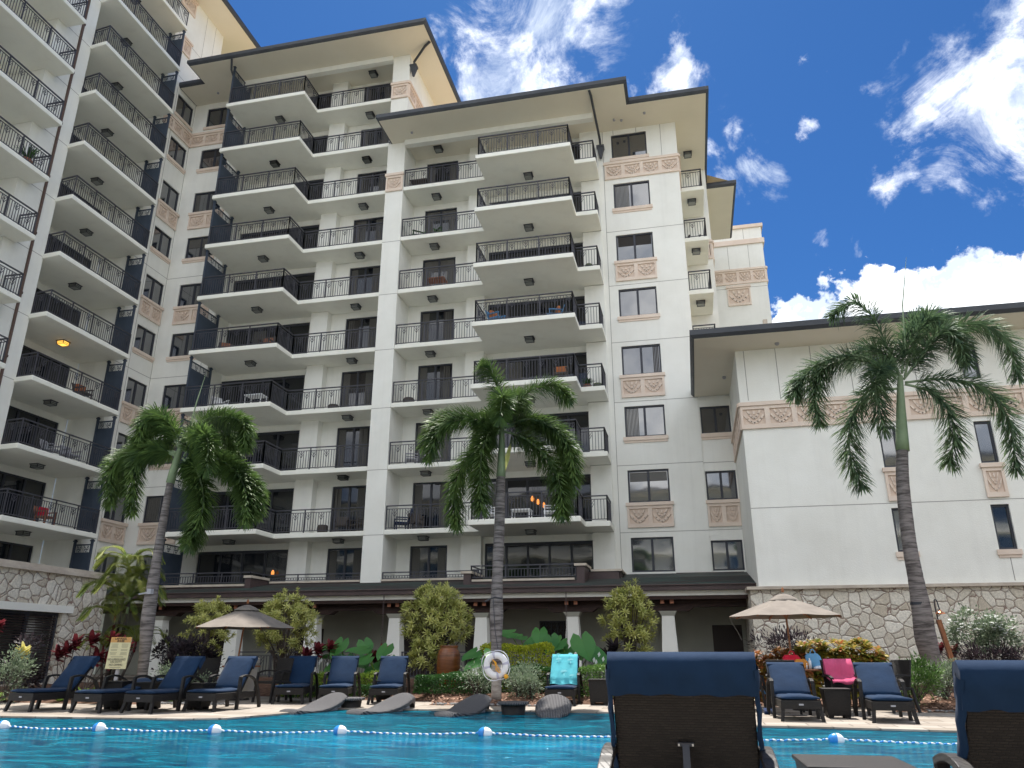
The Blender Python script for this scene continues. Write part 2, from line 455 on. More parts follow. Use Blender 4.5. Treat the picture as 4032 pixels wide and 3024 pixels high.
def leafmat(name, c1, c2, trans=.3, rough=.45, c3=None, cl=0):
    mat(name, rough=rough, spec=.35, fn=leaf_fn(c1, c2, trans, c3, cl))


leafmat('palm_leaf', (.022, .055, .028), (.065, .125, .05), .35, .55, (.15, .24, .06), cl=2)
leafmat('palm_leaf_blue', (.035, .075, .055), (.08, .14, .09), .35, .55, (.16, .24, .11), cl=2)
leafmat('fan_leaf', (.035, .12, .028), (.11, .26, .05), .4, .45, (.38, .40, .09), cl=2)
leafmat('song_leaf', (.24, .29, .05), (.58, .60, .17), .35, .5, (.72, .70, .28), cl=5)
leafmat('hedge_yellow', (.26, .33, .02), (.60, .60, .05), .4, .45)
leafmat('hedge_green', (.022, .075, .018), (.06, .15, .035), .25, .4)
leafmat('hedge_lime', (.16, .30, .04), (.40, .50, .08), .35, .45)
leafmat('silver_leaf', (.10, .15, .09), (.26, .32, .21), .25, .6)
leafmat('shrub_leaf', (.06, .14, .03), (.17, .30, .07), .3, .45)
leafmat('elephant_leaf', (.04, .17, .04), (.10, .29, .07), .4, .35)
leafmat('ti_red', (.05, .008, .014), (.15, .015, .03), .3, .4, (.26, .04, .05))
leafmat('purple_leaf', (.022, .018, .022), (.075, .055, .065), .2, .5)
leafmat('croton_leaf', (.09, .14, .02), (.38, .09, .03), .3, .4, (.42, .30, .05))
leafmat('croton_red', (.42, .12, .05), (.55, .22, .08), .3, .4, (.20, .16, .03))
leafmat('croton_yellow', (.55, .48, .10), (.62, .58, .25), .3, .45)
leafmat('fern_leaf', (.12, .26, .03), (.28, .42, .06), .35, .45)
leafmat('white_petal', (.80, .82, .80), (.9, .9, .9), .3, .6)
mat('bark', rough=.9, spec=.1, fn=noise_var((.07, .055, .05), (.16, .135, .125), 5, 6, .6, 30))


def trunk_fn(t, b):
    tcn = nn(t, 'ShaderNodeTexCoord')
    mp = nn(t, 'ShaderNodeMapping'); mp.inputs['Scale'].default_value = (1.6, 1.6, 13)
    t.links.new(tcn.outputs['Object'], mp.inputs[0])
    no = nn(t, 'ShaderNodeTexNoise', Scale=1.6, Detail=6, Roughness=.65); t.links.new(mp.outputs[0], no.inputs['Vector'])
    r = nn(t, 'ShaderNodeValToRGB')
    r.color_ramp.elements[0].position = .36; r.color_ramp.elements[0].color = (.075, .066, .064, 1)
    r.color_ramp.elements[1].position = .6; r.color_ramp.elements[1].color = (.25, .225, .22, 1)
    t.links.new(no.outputs[0], r.inputs[0]); t.links.new(r.outputs[0], b.inputs['Base Color'])
    wv = nn(t, 'ShaderNodeTexWave', Scale=3.4, Distortion=1.2, Detail=2); wv.bands_direction = 'Z'; wv.wave_profile = 'SAW'
    t.links.new(tcn.outputs['Object'], wv.inputs['Vector'])
    bp = nn(t, 'ShaderNodeBump', Strength=.7, Distance=.02)
    t.links.new(wv.outputs[0], bp.inputs['Height']); t.links.new(bp.outputs[0], b.inputs['Normal'])


mat('palm_trunk', rough=.9, spec=.15, fn=trunk_fn)
mat('trunk_base', rough=.9, spec=.1, fn=noise_var((.26, .24, .22), (.50, .48, .45), 4, 7, .4, 30, stretch=(1, 1, 3)))
mat('crownshaft', rough=.5, spec=.3, fn=noise_var((.16, .22, .12), (.26, .33, .20), 2, 5, stretch=(1, 1, .6)))


def water_fn(t, b):
    o = t.nodes['Material Output']
    tcn = nn(t, 'ShaderNodeTexCoord')
    mp = nn(t, 'ShaderNodeMapping'); mp.inputs['Scale'].default_value = (1, 1.6, 1)
    t.links.new(tcn.outputs['Object'], mp.inputs[0])
    n1_ = nn(t, 'ShaderNodeTexNoise', Scale=3.4, Detail=7, Roughness=.62, Distortion=.6)
    n2_ = nn(t, 'ShaderNodeTexNoise', Scale=14, Detail=4, Roughness=.6)
    for x in (n1_, n2_):
        t.links.new(mp.outputs[0], x.inputs['Vector'])
    ad = nn(t, 'ShaderNodeMath'); ad.operation = 'MULTIPLY_ADD'; ad.inputs[1].default_value = .3
    t.links.new(n2_.outputs[0], ad.inputs[0]); t.links.new(n1_.outputs[0], ad.inputs[2])
    bp = nn(t, 'ShaderNodeBump', Strength=.6, Distance=.05)
    t.links.new(ad.outputs[0], bp.inputs['Height'])
    gl = nn(t, 'ShaderNodeBsdfGlossy', Roughness=.07); gl.inputs[0].default_value = (.8, .9, 1, 1)
    t.links.new(bp.outputs[0], gl.inputs['Normal'])
    rf = nn(t, 'ShaderNodeBsdfTransparent'); rf.inputs[0].default_value = (.30, .80, .95, 1)
    fr = nn(t, 'ShaderNodeFresnel', IOR=1.33); t.links.new(bp.outputs[0], fr.inputs['Normal'])
    fm = nn(t, 'ShaderNodeMath'); fm.operation = 'MULTIPLY'; fm.inputs[1].default_value = .30; fm.use_clamp = True
    t.links.new(fr.outputs[0], fm.inputs[0])
    df = nn(t, 'ShaderNodeBsdfDiffuse'); bp2 = nn(t, 'ShaderNodeBump', Strength=1, Distance=.5)
    t.links.new(ad.outputs[0], bp2.inputs['Height']); t.links.new(bp2.outputs[0], df.inputs['Normal'])
    mp2 = nn(t, 'ShaderNodeMapping'); mp2.inputs['Scale'].default_value = (.7, 1.5, 1); t.links.new(tcn.outputs['Object'], mp2.inputs[0])
    bn = nn(t, 'ShaderNodeTexNoise', Scale=1.6, Detail=10, Roughness=.76, Distortion=1.4); t.links.new(mp2.outputs[0], bn.inputs['Vector'])  # light and dark of the ripples mimicked in the body colour
    br_ = nn(t, 'ShaderNodeValToRGB')
    br_.color_ramp.elements[0].position = .40; br_.color_ramp.elements[0].color = (.002, .10, .23, 1)
    br_.color_ramp.elements[1].position = .60; br_.color_ramp.elements[1].color = (.016, .52, .72, 1)
    t.links.new(bn.outputs[0], br_.inputs[0]); t.links.new(br_.outputs[0], df.inputs[0])
    bm_ = nn(t, 'ShaderNodeMixShader'); bm_.inputs[0].default_value = .62
    t.links.new(rf.outputs[0], bm_.inputs[1]); t.links.new(df.outputs[0], bm_.inputs[2])
    ms = nn(t, 'ShaderNodeMixShader')
    t.links.new(fm.outputs[0], ms.inputs[0]); t.links.new(bm_.outputs[0], ms.inputs[1]); t.links.new(gl.outputs[0], ms.inputs[2])
    t.links.new(ms.outputs[0], o.inputs['Surface'])


mat('pool_water', fn=water_fn)


def poolfloor_fn(t, b):
    tcn = nn(t, 'ShaderNodeTexCoord')
    wn_ = nn(t, 'ShaderNodeTexNoise', Scale=1.1, Detail=4); t.links.new(tcn.outputs['Object'], wn_.inputs['Vector'])
    ma = nn(t, 'ShaderNodeVectorMath'); ma.operation = 'MULTIPLY_ADD'; ma.inputs[1].default_value = (.7, .7, .7)
    t.links.new(wn_.outputs['Color'], ma.inputs[0]); t.links.new(tcn.outputs['Object'], ma.inputs[2])
    vo = nn(t, 'ShaderNodeTexVoronoi', Scale=2.3); vo.feature = 'SMOOTH_F1'; t.links.new(ma.outputs[0], vo.inputs['Vector'])  # caustic-like light pattern painted into the plaster colour
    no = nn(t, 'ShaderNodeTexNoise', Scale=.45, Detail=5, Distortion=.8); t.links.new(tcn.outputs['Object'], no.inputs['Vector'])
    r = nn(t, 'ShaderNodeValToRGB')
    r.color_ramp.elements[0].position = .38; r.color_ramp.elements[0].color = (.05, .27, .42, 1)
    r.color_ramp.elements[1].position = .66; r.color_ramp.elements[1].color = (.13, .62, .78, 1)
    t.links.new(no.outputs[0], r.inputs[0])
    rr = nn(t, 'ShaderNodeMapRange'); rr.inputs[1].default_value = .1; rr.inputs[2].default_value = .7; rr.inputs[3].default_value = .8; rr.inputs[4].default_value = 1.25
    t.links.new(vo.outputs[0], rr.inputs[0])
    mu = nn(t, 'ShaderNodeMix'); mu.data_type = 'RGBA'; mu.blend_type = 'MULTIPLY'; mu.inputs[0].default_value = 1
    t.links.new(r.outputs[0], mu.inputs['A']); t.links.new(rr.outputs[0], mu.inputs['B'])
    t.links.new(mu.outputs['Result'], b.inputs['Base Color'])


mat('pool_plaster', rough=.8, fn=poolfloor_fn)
mat('pool_tile', rough=.3, spec=.5, fn=noise_var((.03, .07, .10), (.06, .13, .17), 12, 3))


# ------------------------------------------------------------------ mesh building helpers
class MB:
    def __init__(s):
        s.v = []; s.f = []; s.mi = []; s.m = 0

    def add(s, vs, fs):
        o = len(s.v)
        s.v.extend(vs)
        for f in fs:
            s.f.append(tuple(i + o for i in f)); s.mi.append(s.m)

    def box(s, x0, x1, y0, y1, z0, z1):
        if x0 > x1: x0, x1 = x1, x0
        if y0 > y1: y0, y1 = y1, y0
        if z0 > z1: z0, z1 = z1, z0
        s.add([(x0, y0, z0), (x1, y0, z0), (x1, y1, z0), (x0, y1, z0), (x0, y0, z1), (x1, y0, z1), (x1, y1, z1), (x0, y1, z1)],
              [(0, 3, 2, 1), (4, 5, 6, 7), (0, 1, 5, 4), (1, 2, 6, 5), (2, 3, 7, 6), (3, 0, 4, 7)])

    def hexa(s, b, t):
        s.add(list(b) + list(t), [(3, 2, 1, 0), (4, 5, 6, 7), (0, 1, 5, 4), (1, 2, 6, 5), (2, 3, 7, 6), (3, 0, 4, 7)])

    def frustum(s, cx, cy, z0, z1, w0, d0, w1, d1):
        s.hexa([(cx - w0 / 2, cy - d0 / 2, z0), (cx + w0 / 2, cy - d0 / 2, z0), (cx + w0 / 2, cy + d0 / 2, z0), (cx - w0 / 2, cy + d0 / 2, z0)],
               [(cx - w1 / 2, cy - d1 / 2, z1), (cx + w1 / 2, cy - d1 / 2, z1), (cx + w1 / 2, cy + d1 / 2, z1), (cx - w1 / 2, cy + d1 / 2, z1)])

    def prism(s, poly, z0, z1):
        n = len(poly)
        tri = tessellate_polygon([[Vector((p[0], p[1], 0)) for p in poly]])
        vs = [(p[0], p[1], z0) for p in poly] + [(p[0], p[1], z1) for p in poly]
        fs = [(a, b, c) for a, b, c in tri] + [(a + n, b + n, c + n) for a, b, c in tri]
        fs += [(i, (i + 1) % n, (i + 1) % n + n, i + n) for i in range(n)]
        s.add(vs, fs)

    def bar(s, a, b, w, h=None, up=(0, 0, 1)):
        h = h or w
        a = Vector(a); b = Vector(b); d = (b - a).normalized()
        u = Vector(up)
        if abs(d.dot(u)) > .98: u = Vector((0, 1, 0))
        x = d.cross(u).normalized() * w / 2; y = x.cross(d).normalized() * h / 2
        s.hexa([a - x - y, a + x - y, a + x + y, a - x + y], [b - x - y, b + x - y, b + x + y, b - x + y])

    def path(s, pts, w, h=None, up=(1, 0, 0)):
        """continuous rectangular section swept along pts"""
        h = h or w
        P = [Vector(p) for p in pts]; vs = []
        for i, p in enumerate(P):
            d = (P[min(i + 1, len(P) - 1)] - P[max(i - 1, 0)]).normalized()
            x = Vector(up).normalized(); y = d.cross(x).normalized(); x = y.cross(d).normalized()
            ww = w[i] if isinstance(w, (list, tuple)) else w
            hh = h[i] if isinstance(h, (list, tuple)) else h
            for a_, b_ in ((-1, -1), (1, -1), (1, 1), (-1, 1)):
                vs.append(p + x * ww / 2 * a_ + y * hh / 2 * b_)
        n = len(P)
        fs = [(3, 2, 1, 0), tuple(4 * (n - 1) + k for k in range(4))]
        for i in range(n - 1):
            for k in range(4):
                fs.append((4 * i + k, 4 * i + (k + 1) % 4, 4 * i + 4 + (k + 1) % 4, 4 * i + 4 + k))
        s.add(vs, fs)

    def tube(s, pts, r, n=8, cap=True):
        P = [Vector(p) for p in pts]; vs = []
        for i, p in enumerate(P):
            d = (P[min(i + 1, len(P) - 1)] - P[max(i - 1, 0)]).normalized()
            u = Vector((0, 0, 1)) if abs(d.z) < .9 else Vector((1, 0, 0))
            x = d.cross(u).normalized(); y = d.cross(x).normalized()
            rr = r[i] if isinstance(r, (list, tuple)) else r
            for k in range(n):
                a = 2 * PI * k / n
                vs.append(p + x * math.cos(a) * rr + y * math.sin(a) * rr)
        fs = []
        for i in range(len(P) - 1):
            for k in range(n):
                fs.append((i * n + k, i * n + (k + 1) % n, (i + 1) * n + (k + 1) % n, (i + 1) * n + k))
        if cap:
            fs.append(tuple(range(n))[::-1]); fs.append(tuple((len(P) - 1) * n + k for k in range(n)))
        s.add(vs, fs)

    def lathe(s, prof, n=24, c=(0, 0, 0)):
        vs = []
        for r, z in prof:
            for k in range(n):
                a = 2 * PI * k / n
                vs.append((c[0] + r * math.cos(a), c[1] + r * math.sin(a), c[2] + z))
        fs = []
        for i in range(len(prof) - 1):
            for k in range(n):
                fs.append((i * n + k, i * n + (k + 1) % n, (i + 1) * n + (k + 1) % n, (i + 1) * n + k))
        fs.append(tuple(range(n))[::-1]); fs.append(tuple((len(prof) - 1) * n + k for k in range(n)))
        s.add(vs, fs)

    def leaf(s, p, d, ln, wd, droop=.15, up=None):
        """one leaf blade: two quads bent downwards, its own island"""
        d = d.normalized()
        u = up or Vector((random.gauss(0, .4), random.gauss(0, .4), 1))
        x = d.cross(u)
        if x.length < .05: x = d.cross(Vector((1, .2, 0)))
        x = x.normalized() * wd / 2
        m_ = p + d * ln * .5
        e = p + d * ln - Vector((0, 0, ln * droop))
        s.add([p, m_ - x, m_ + x, e], [(0, 2, 3, 1)])

    def blade(s, p, d, ln, wd, droop=.3, up=None):
        d = d.normalized()
        u = up or Vector((0, 0, 1))
        x = d.cross(u)
        if x.length < .05: x = d.cross(Vector((1, .2, 0)))
        x = x.normalized() * wd / 2
        a = p + d * ln * .45 - Vector((0, 0, ln * droop * .25))
        b_ = p + d * ln * .8 - Vector((0, 0, ln * droop * .6))
        e = p + d * ln - Vector((0, 0, ln * droop))
        s.add([p - x * .4, p + x * .4, a - x, a + x, b_ - x * .7, b_ + x * .7, e], [(0, 1, 3, 2), (2, 3, 5, 4), (4, 5, 6)])

    def build(s, name, mats, parent=None, smooth=False, bevel=0, loc=None):
        me = bpy.data.meshes.new(name)
        me.from_pydata([tuple(v) for v in s.v], [], s.f)
        if isinstance(mats, str): mats = [mats]
        for x in mats: me.materials.append(MATS[x])
        if len(mats) > 1: me.polygons.foreach_set('material_index', s.mi)
        me.update()
        if not any(k in name for k in ('leaf', 'foliage', 'crown', 'frond')):
            bm_ = bmesh.new(); bm_.from_mesh(me)
            bmesh.ops.recalc_face_normals(bm_, faces=bm_.faces)
            if bevel:
                bmesh.ops.remove_doubles(bm_, verts=bm_.verts, dist=1e-5)
                es = [e for e in bm_.edges if len(e.link_faces) == 2 and e.calc_face_angle(0) > .5]
                bmesh.ops.bevel(bm_, geom=es, offset=bevel, segments=2, affect='EDGES', profile=.6)
            bm_.to_mesh(me); bm_.free()
        if smooth:
            me.polygons.foreach_set('use_smooth', [True] * len(me.polygons))
        o = bpy.data.objects.new(name, me)
        col.objects.link(o)
        if parent:
            o.parent = parent
            if parent.get('_abs'):
                o.matrix_parent_inverse = Matrix.Translation(-Vector(parent['_abs']))
            elif parent.parent and parent.parent.get('_abs'):
                pass
        if loc: o.location = loc
        return o


def tag(o, label, cat, group=None, kind=None):
    o['label'] = label; o['category'] = cat
    if group: o['group'] = group
    if kind: o['kind'] = kind
    return o


def thing(name, label, cat, loc=(0, 0, 0), rz=0, group=None, absolute=False):
    """an Empty at the thing's base; absolute=True lets its parts be written in world coordinates"""
    o = bpy.data.objects.new(name, None); col.objects.link(o)
    o.empty_display_size = .2
    o.location = loc; o.rotation_euler = (0, 0, rz)
    tag(o, label, cat, group)
    if absolute: o['_abs'] = list(loc)
    return o


def struct(name, mb, m_, **kw):
    o = mb.build(name, m_, **kw); o['kind'] = 'structure'; return o


def kids(o): return [c for c in bpy.data.objects if c.parent == o]


def copy_part(o, parent, loc=None):
    c = o.copy(); col.objects.link(c); c.parent = parent
    c.matrix_parent_inverse = o.matrix_parent_inverse.copy()
    if loc is not None: c.location = loc
    for ch in kids(o): copy_part(ch, c)
    return c


def copy_thing(o, label, loc, rz, group=None):
    c = copy_part(o, None); c.location = loc; c.rotation_euler = (0, 0, rz)
    c['label'] = label
    if group: c['group'] = group
    return c


def FL(k): return 23.272 - 2.9 * k     # underside of the balcony slab of level k (0 = top of the middle block)

# ------------------------------------------------------------------ building helpers
def PY(y): return lambda u, z, d: (u, y + d, z)          # a wall facing the camera side (-Y); d goes inwards
def PX(x): return lambda u, z, d: (x - d, u, z)          # a wall facing +X
def PXn(x): return lambda u, z, d: (x + d, u, z)         # a wall facing -X


def mbox(mb, M, u0, u1, z0, z1, d0, d1):
    c = [M(u, z, d) for u in (u0, u1) for z in (z0, z1) for d in (d0, d1)]
    xs, ys, zs = zip(*c)
    mb.box(min(xs), max(xs), min(ys), max(ys), min(zs), max(zs))


def wallh(mb, M, u0, u1, z0, z1, holes=(), rev=.14):
    us = sorted({u0, u1, *[h[0] for h in holes], *[h[1] for h in holes]})
    zs = sorted({z0, z1, *[h[2] for h in holes], *[h[3] for h in holes]})
    for a, b in zip(us, us[1:]):
        for c, d in zip(zs, zs[1:]):
            um, zm = (a + b) / 2, (c + d) / 2
            if any(h[0] < um < h[1] and h[2] < zm < h[3] for h in holes): continue
            mb.add([M(a, c, 0), M(b, c, 0), M(b, d, 0), M(a, d, 0)], [(0, 1, 2, 3)])
    for a, b, c, d in holes:
        for (p, q) in (((a, c), (b, c)), ((b, c), (b, d)), ((b, d), (a, d)), ((a, d), (a, c))):
            mb.add([M(*p, 0), M(*q, 0), M(*q, rev), M(*p, rev)], [(0, 1, 2, 3)])


def joints(mb, M, u0, u1, zs):
    for z in zs: mbox(mb, M, u0, u1, z - .012, z + .012, -.004, .02)


def vjoints(mb, M, us, z0, z1):
    for u in us: mbox(mb, M, u - .012, u + .012, z0, z1, -.004, .02)


def window(parent, M, u0, u1, z0, z1, rec=.08, leaves=2, glass='glass', head=0, curtain=False, sill=None, name='window'):
    mb = MB(); fw = .07
    mbox(mb, M, u0, u0 + fw, z0, z1, rec - .02, rec + .06); mbox(mb, M, u1 - fw, u1, z0, z1, rec - .02, rec + .06)
    mbox(mb, M, u0 + fw, u1 - fw, z0, z0 + fw, rec - .02, rec + .06); mbox(mb, M, u0 + fw, u1 - fw, z1 - fw - head, z1, rec - .02, rec + .06)
    for i in range(1, leaves):
        u = u0 + (u1 - u0) * i / leaves
        mbox(mb, M, u - .05, u + .05, z0 + fw, z1 - fw - head, rec - .015, rec + .05)
    w_ = mb.build(name, 'frame_metal', parent)
    g = MB(); g.m = 0
    mbox(g, M, u0 + fw, u1 - fw, z0 + fw, z1 - fw - head, rec + .03, rec + .045)
    g.build('pane', glass, w_)
    if curtain:
        c = MB(); n = 7; W_ = (u1 - u0)
        for s_ in (0, 1):
            for i in range(n):
                a = (u0 + .09 + i * W_ * .03) if s_ == 0 else (u1 - .09 - (i + 1) * W_ * .03)
                mbox(c, M, a, a + W_ * .022, z0 + .1, z1 - .1 - head, rec + .012, rec + .026)
        c.build('curtain', 'curtain', w_)
    if sill:
        s = MB(); mbox(s, M, u0 - .08, u1 + .08, z0 - .17, z0 - .002, -.07, rec); mbox(s, M, u0 - .05, u1 + .05, z0 - .26, z0 - .172, -.035, .03)
        s.build('sill', 'trim', w_)
    return w_


def ribbon(mb, M, pts, w, d0, d1):
    for (a, b) in zip(pts, pts[1:]):
        dx, dz = b[0] - a[0], b[1] - a[1]; l = math.hypot(dx, dz) or 1
        nx, nz = -dz / l * w / 2, dx / l * w / 2; ex, ez = dx / l * w * .25, dz / l * w * .25
        q = [(a[0] - ex + nx, a[1] - ez + nz), (a[0] - ex - nx, a[1] - ez - nz), (b[0] + ex - nx, b[1] + ez - nz), (b[0] + ex + nx, b[1] + ez + nz)]
        mb.hexa([M(*p, d0) for p in q], [M(*p, d1) for p in q])


def motif(mb, M, uc, zc, w, h):
    def T(p): return (uc + p[0] * w, zc + p[1] * h)
    for s in (-1, 1):
        for c, k in ([(0, -.44), (s * .16, -.34), (s * .32, -.14), (s * .46, .12)], .10), ([(0, -.12), (s * .11, .0), (s * .22, .2), (s * .30, .44)], .09):
            ribbon(mb, M, [T(p) for p in c], w * k, -.045, .03)
    ribbon(mb, M, [T((0, .22)), T((0, .4))], w * .10, -.052, .03)


def relief_band(parent, M, u0, u1, z0, z1, n, name='relief_panel'):
    """pinkish cast band with n sunken leaf panels; z0..z1 overall"""
    H = z1 - z0; mb = MB()
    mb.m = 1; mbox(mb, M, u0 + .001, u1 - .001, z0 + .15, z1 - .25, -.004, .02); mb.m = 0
    mbox(mb, M, u0 - .05, u1 + .05, z1 - .14, z1, -.12, .02)      # top ledge
    mbox(mb, M, u0, u1, z0, z0 + .16, -.08, .02)
    mbox(mb, M, u0, u1, z1 - .26, z1 - .142, -.065, .02)
    pw = (u1 - u0) / n
    for i in range(n + 1):
        u = u0 + pw * i
        a, b = max(u0, u - .09), min(u1, u + .09)
        mbox(mb, M, a, b, z0 + .161, z1 - .261, -.065, .02)
    for i in range(n):
        uc = u0 + pw * (i + .5)
        motif(mb, M, uc, (z0 + .16 + z1 - .26) / 2, pw - .22, H - .46)
    return mb.build(name, ['trim', 'trim_shaded'], parent)


def railing_mb(pts, z0, h=1.05, gap=.125, motifs=True, post_gap=1.4, top=.0):
    mb = MB()
    for (a, b) in zip(pts, pts[1:]):
        a = Vector((*a, 0)); b = Vector((*b, 0)); d = b - a; Lg = d.length; d.normalize(); up = Vector((0, 0, 1))
        def P(t, z): return a + d * t + up * z
        mb.bar(P(-.02, z0 + h), P(Lg + .02, z0 + h), .06, .045)
        mb.bar(P(0, z0 + h - .14), P(Lg, z0 + h - .14), .03, .025)
        mb.bar(P(0, z0 + .09), P(Lg, z0 + .09), .03, .03)
        npst = max(1, round(Lg / post_gap))
        for i in range(npst + 1):
            t = Lg * i / npst
            mb.bar(P(t, z0), P(t, z0 + h - .02), .045, .045, up=d)
        n = max(1, int(Lg / gap))
        for i in range(1, n):
            t = Lg * i / n
            if motifs and i % 5 == 3 and h > .8:
                zt, zb = z0 + h - .15, z0 + h - .48
                for k in (.0, .13):
                    for s in (-1, 1):
                        mb.bar(P(t, zb + k), P(t + s * .095, zb + k + .17), .018, .018)
                mb.bar(P(t, z0 + .1), P(t, zt), .021, .021, up=d)
            else:
                mb.bar(P(t, z0 + .1), P(t, z0 + h - .14), .021, .021, up=d)
    return mb


def lamp(parent, x, y, z, lit=False):
    mb = MB(); s = .19
    mb.box(x - s - .03, x + s + .03, y - s - .03, y + s + .03, z - .035, z - .002)
    for a, b in ((-s, -s), (s, -s), (s, s), (-s, s)): mb.box(x + a * .93 - .012, x + a * .93 + .012, y + b * .93 - .012, y + b * .93 + .012, z - .17, z - .036)
    for zz in (.17, .1):
        mb.box(x - s, x + s, y - s, y - s + .02, z - zz - .012, z - zz + .01); mb.box(x - s, x + s, y + s - .02, y + s, z - zz - .012, z - zz + .01)
        mb.box(x - s, x - s + .02, y - s + .021, y + s - .021, z - zz - .012, z - zz + .01); mb.box(x + s - .02, x + s, y - s + .021, y + s - .021, z - zz - .012, z - zz + .01)
    o = mb.build('ceiling_lamp', 'frame_metal', parent)
    g = MB(); g.box(x - s + .025, x + s - .025, y - s + .025, y + s - .025, z - .168, z - .037)
    g.build('lamp_shade', 'lamp_lit' if lit else 'lamp_glass', o)
    return o


def screen(parent, a, b, z, hgt=2.66):
    """divider at a balcony end, from a to b (xy), standing on floor z"""
    a = Vector((*a, z)); b = Vector((*b, z)); up = Vector((0, 0, 1)); d = (b - a).normalized(); Lg = (b - a).length
    mb = MB()
    for p in (a, b):
        mb.bar(p, p + up * hgt, .09, .09, up=d); mb.bar(p + up * (hgt - .1), p + up * (hgt - .04), .14, .14, up=d)
    mb.bar(a + up * 1.08, b + up * 1.08, .035, 2.0)
    n = int(Lg / .13)
    for i in range(1, n):
        p = a + d * (Lg * i / n); mb.bar(p + up * .1, p + up * 2.07, .012, .05, up=d)
    mb.bar(a + up * 2.42, b + up * 2.42, .05, .05)
    for i in range(1, n * 2):
        p = a + d * (Lg * i / (n * 2)); mb.bar(p + up * 2.08, p + up * 2.4, .014, .014, up=d)
    for c in (.3, .7):
        p = a + d * (Lg * c) + up * 2.1
        for k in (0, .1):
            for s in (-1, 1): mb.bar(p + up * k, p + d * s * .12 + up * (k + .17), .016, .016, up=d)
    return mb.build('privacy_screen', 'screen_metal', parent)


def eaves(parent, outline, z, rise=.5, gut=.14, gh=.3, inset=2.2):
    """flat soffit with a dark gutter round it and a low hipped top; outline runs counter-clockwise"""
    n = len(outline)
    so = MB(); so.prism(outline, z, z + .1); r_ = so.build('roof', ['soffit'], parent)
    g = MB()
    P = [Vector((*p, 0)) for p in outline]
    outp = []
    for i in range(n):
        a, b, c = P[i - 1], P[i], P[(i + 1) % n]
        d1 = (b - a).normalized(); d2 = (c - b).normalized()
        n1_ = Vector((d1.y, -d1.x, 0)); n2_ = Vector((d2.y, -d2.x, 0))
        k = 1 + n1_.dot(n2_)
        outp.append(b + (n1_ + n2_) / (k if k > .1 else 1) * gut)
    for i in range(n):
        a, b = P[i], P[(i + 1) % n]; A, B_ = outp[i], outp[(i + 1) % n]
        def at(p, zz): return (p.x, p.y, zz)
        lo = z + .02; mid = lo + gh * .35
        Am = a + (A - a) * .35; Bm = b + (B_ - b) * .35
        g.hexa([at(Am, lo), at(Bm, lo), at(b, lo), at(a, lo)], [at(A, mid), at(B_, mid), at(b, mid), at(a, mid)])
        g.hexa([at(A, mid), at(B_, mid), at(b, mid), at(a, mid)], [at(A, lo + gh), at(B_, lo + gh), at(b, lo + gh), at(a, lo + gh)])
    g.build('gutter', 'gutter_metal', r_)
    # hipped tiles
    cx = sum(p.x for p in P) / n; cy = sum(p.y for p in P) / n
    t = MB()
    top = [((p.x + (cx - p.x) * .6), (p.y + (cy - p.y) * .6), z + .1 + gh * .6 + rise) for p in P]
    lowp = [(p.x, p.y, z + .1 + gh * .6) for p in P]
    t.add(lowp + top, [(i, (i + 1) % n, (i + 1) % n + n, i + n) for i in range(n)])
    tri = tessellate_polygon([[Vector((q[0], q[1], 0)) for q in top]])
    t.add(top, [tuple(x) for x in tri])
    t.build('roof_tiles', 'roof_top', r_)
    return r_


def downpipe(parent, pts, r=.06, m_='brown_metal', head=None):
    mb = MB(); mb.tube(pts, r, 8)
    if head:
        x, y, z = head
        mb.frustum(x, y, z - .45, z - .05, .16, .16, .34, .3); mb.box(x - .19, x + .19, y - .17, y + .17, z - .05, z + .08); mb.frustum(x, y, z - .62, z - .45, .1, .1, .16, .16)
    return mb.build('downpipe', m_, parent)


ST = ['stucco', 'joint']
ZJ = [FL(k) + .02 for k in range(-4, 8)]

def drape(w_, M, u0, u1, z0, z1, rec, dz):
    """a drawn curtain or half-lowered blind close behind the glass line, different in every window"""
    c = MB(); W_ = u1 - u0; side = random.random()
    if random.random() < .3:
        zb = z1 - (z1 - z0) * random.uniform(.2, .6); z = z1 - .1
        while z > zb: mbox(c, M, u0 + .09, u1 - .09, z - .035, z, rec + .014, rec + .026); z -= .045
    else:
        f = random.uniform(.12, .42); n = max(3, int(f * W_ / .06))
        for i in range(n):
            a = u0 + .08 + i * f * W_ / n if side < .6 else u1 - .08 - (i + 1) * f * W_ / n
            mbox(c, M, a, a + f * W_ / n * .7, z0 + .09, z1 - .09, rec + .012 + .006 * (i % 2), rec + .026)
    o = c.build('curtain', random.choice(['curtain', 'curtain', 'curtain_dark']), w_)
    o.location = (0, 0, 0)
    return o


# ------------------------------------------------------------------ centre-left tall block
B1 = thing('apartment_building', 'tall middle block with dogleg balconies under the higher wide eave', 'building', (-18, 33, 0), absolute=True)
w1 = MB()
dr = [(-16.28, -14.56, FL(k) + .24, FL(k - 1) - .3) for k in range(-2, 8)] + [(-23.0, -18.28, FL(k) + .24, FL(k - 1) - .28) for k in range(-2, 8)]
wallh(w1, PY(33.25), -23.1, -13.85, 2.9, 31.9, dr, .18)
w1.box(-18.0, -17.08, 32.8, 33.26, 2.95, 31.9)
w1.box(-13.85, -12.9, 31.6, 33.5, 26.55, 31.9)
w1.add([(-12.902, 33.5, 26.2), (-12.902, 45, 26.2), (-12.902, 45, 31.9), (-12.902, 33.5, 31.9)], [(0, 1, 2, 3)])
wb = [(-26.0, -24.24, FL(k) + 1.13, FL(k) + 2.46) for k in range(-2, 8)]
wallh(w1, PY(32.78), -26.85, -23.1, 2.9, 31.9, wb, .14)
w1.box(-23.1, -23.0, 32.0, 33.3, 2.95, 31.9)
w1.m = 1
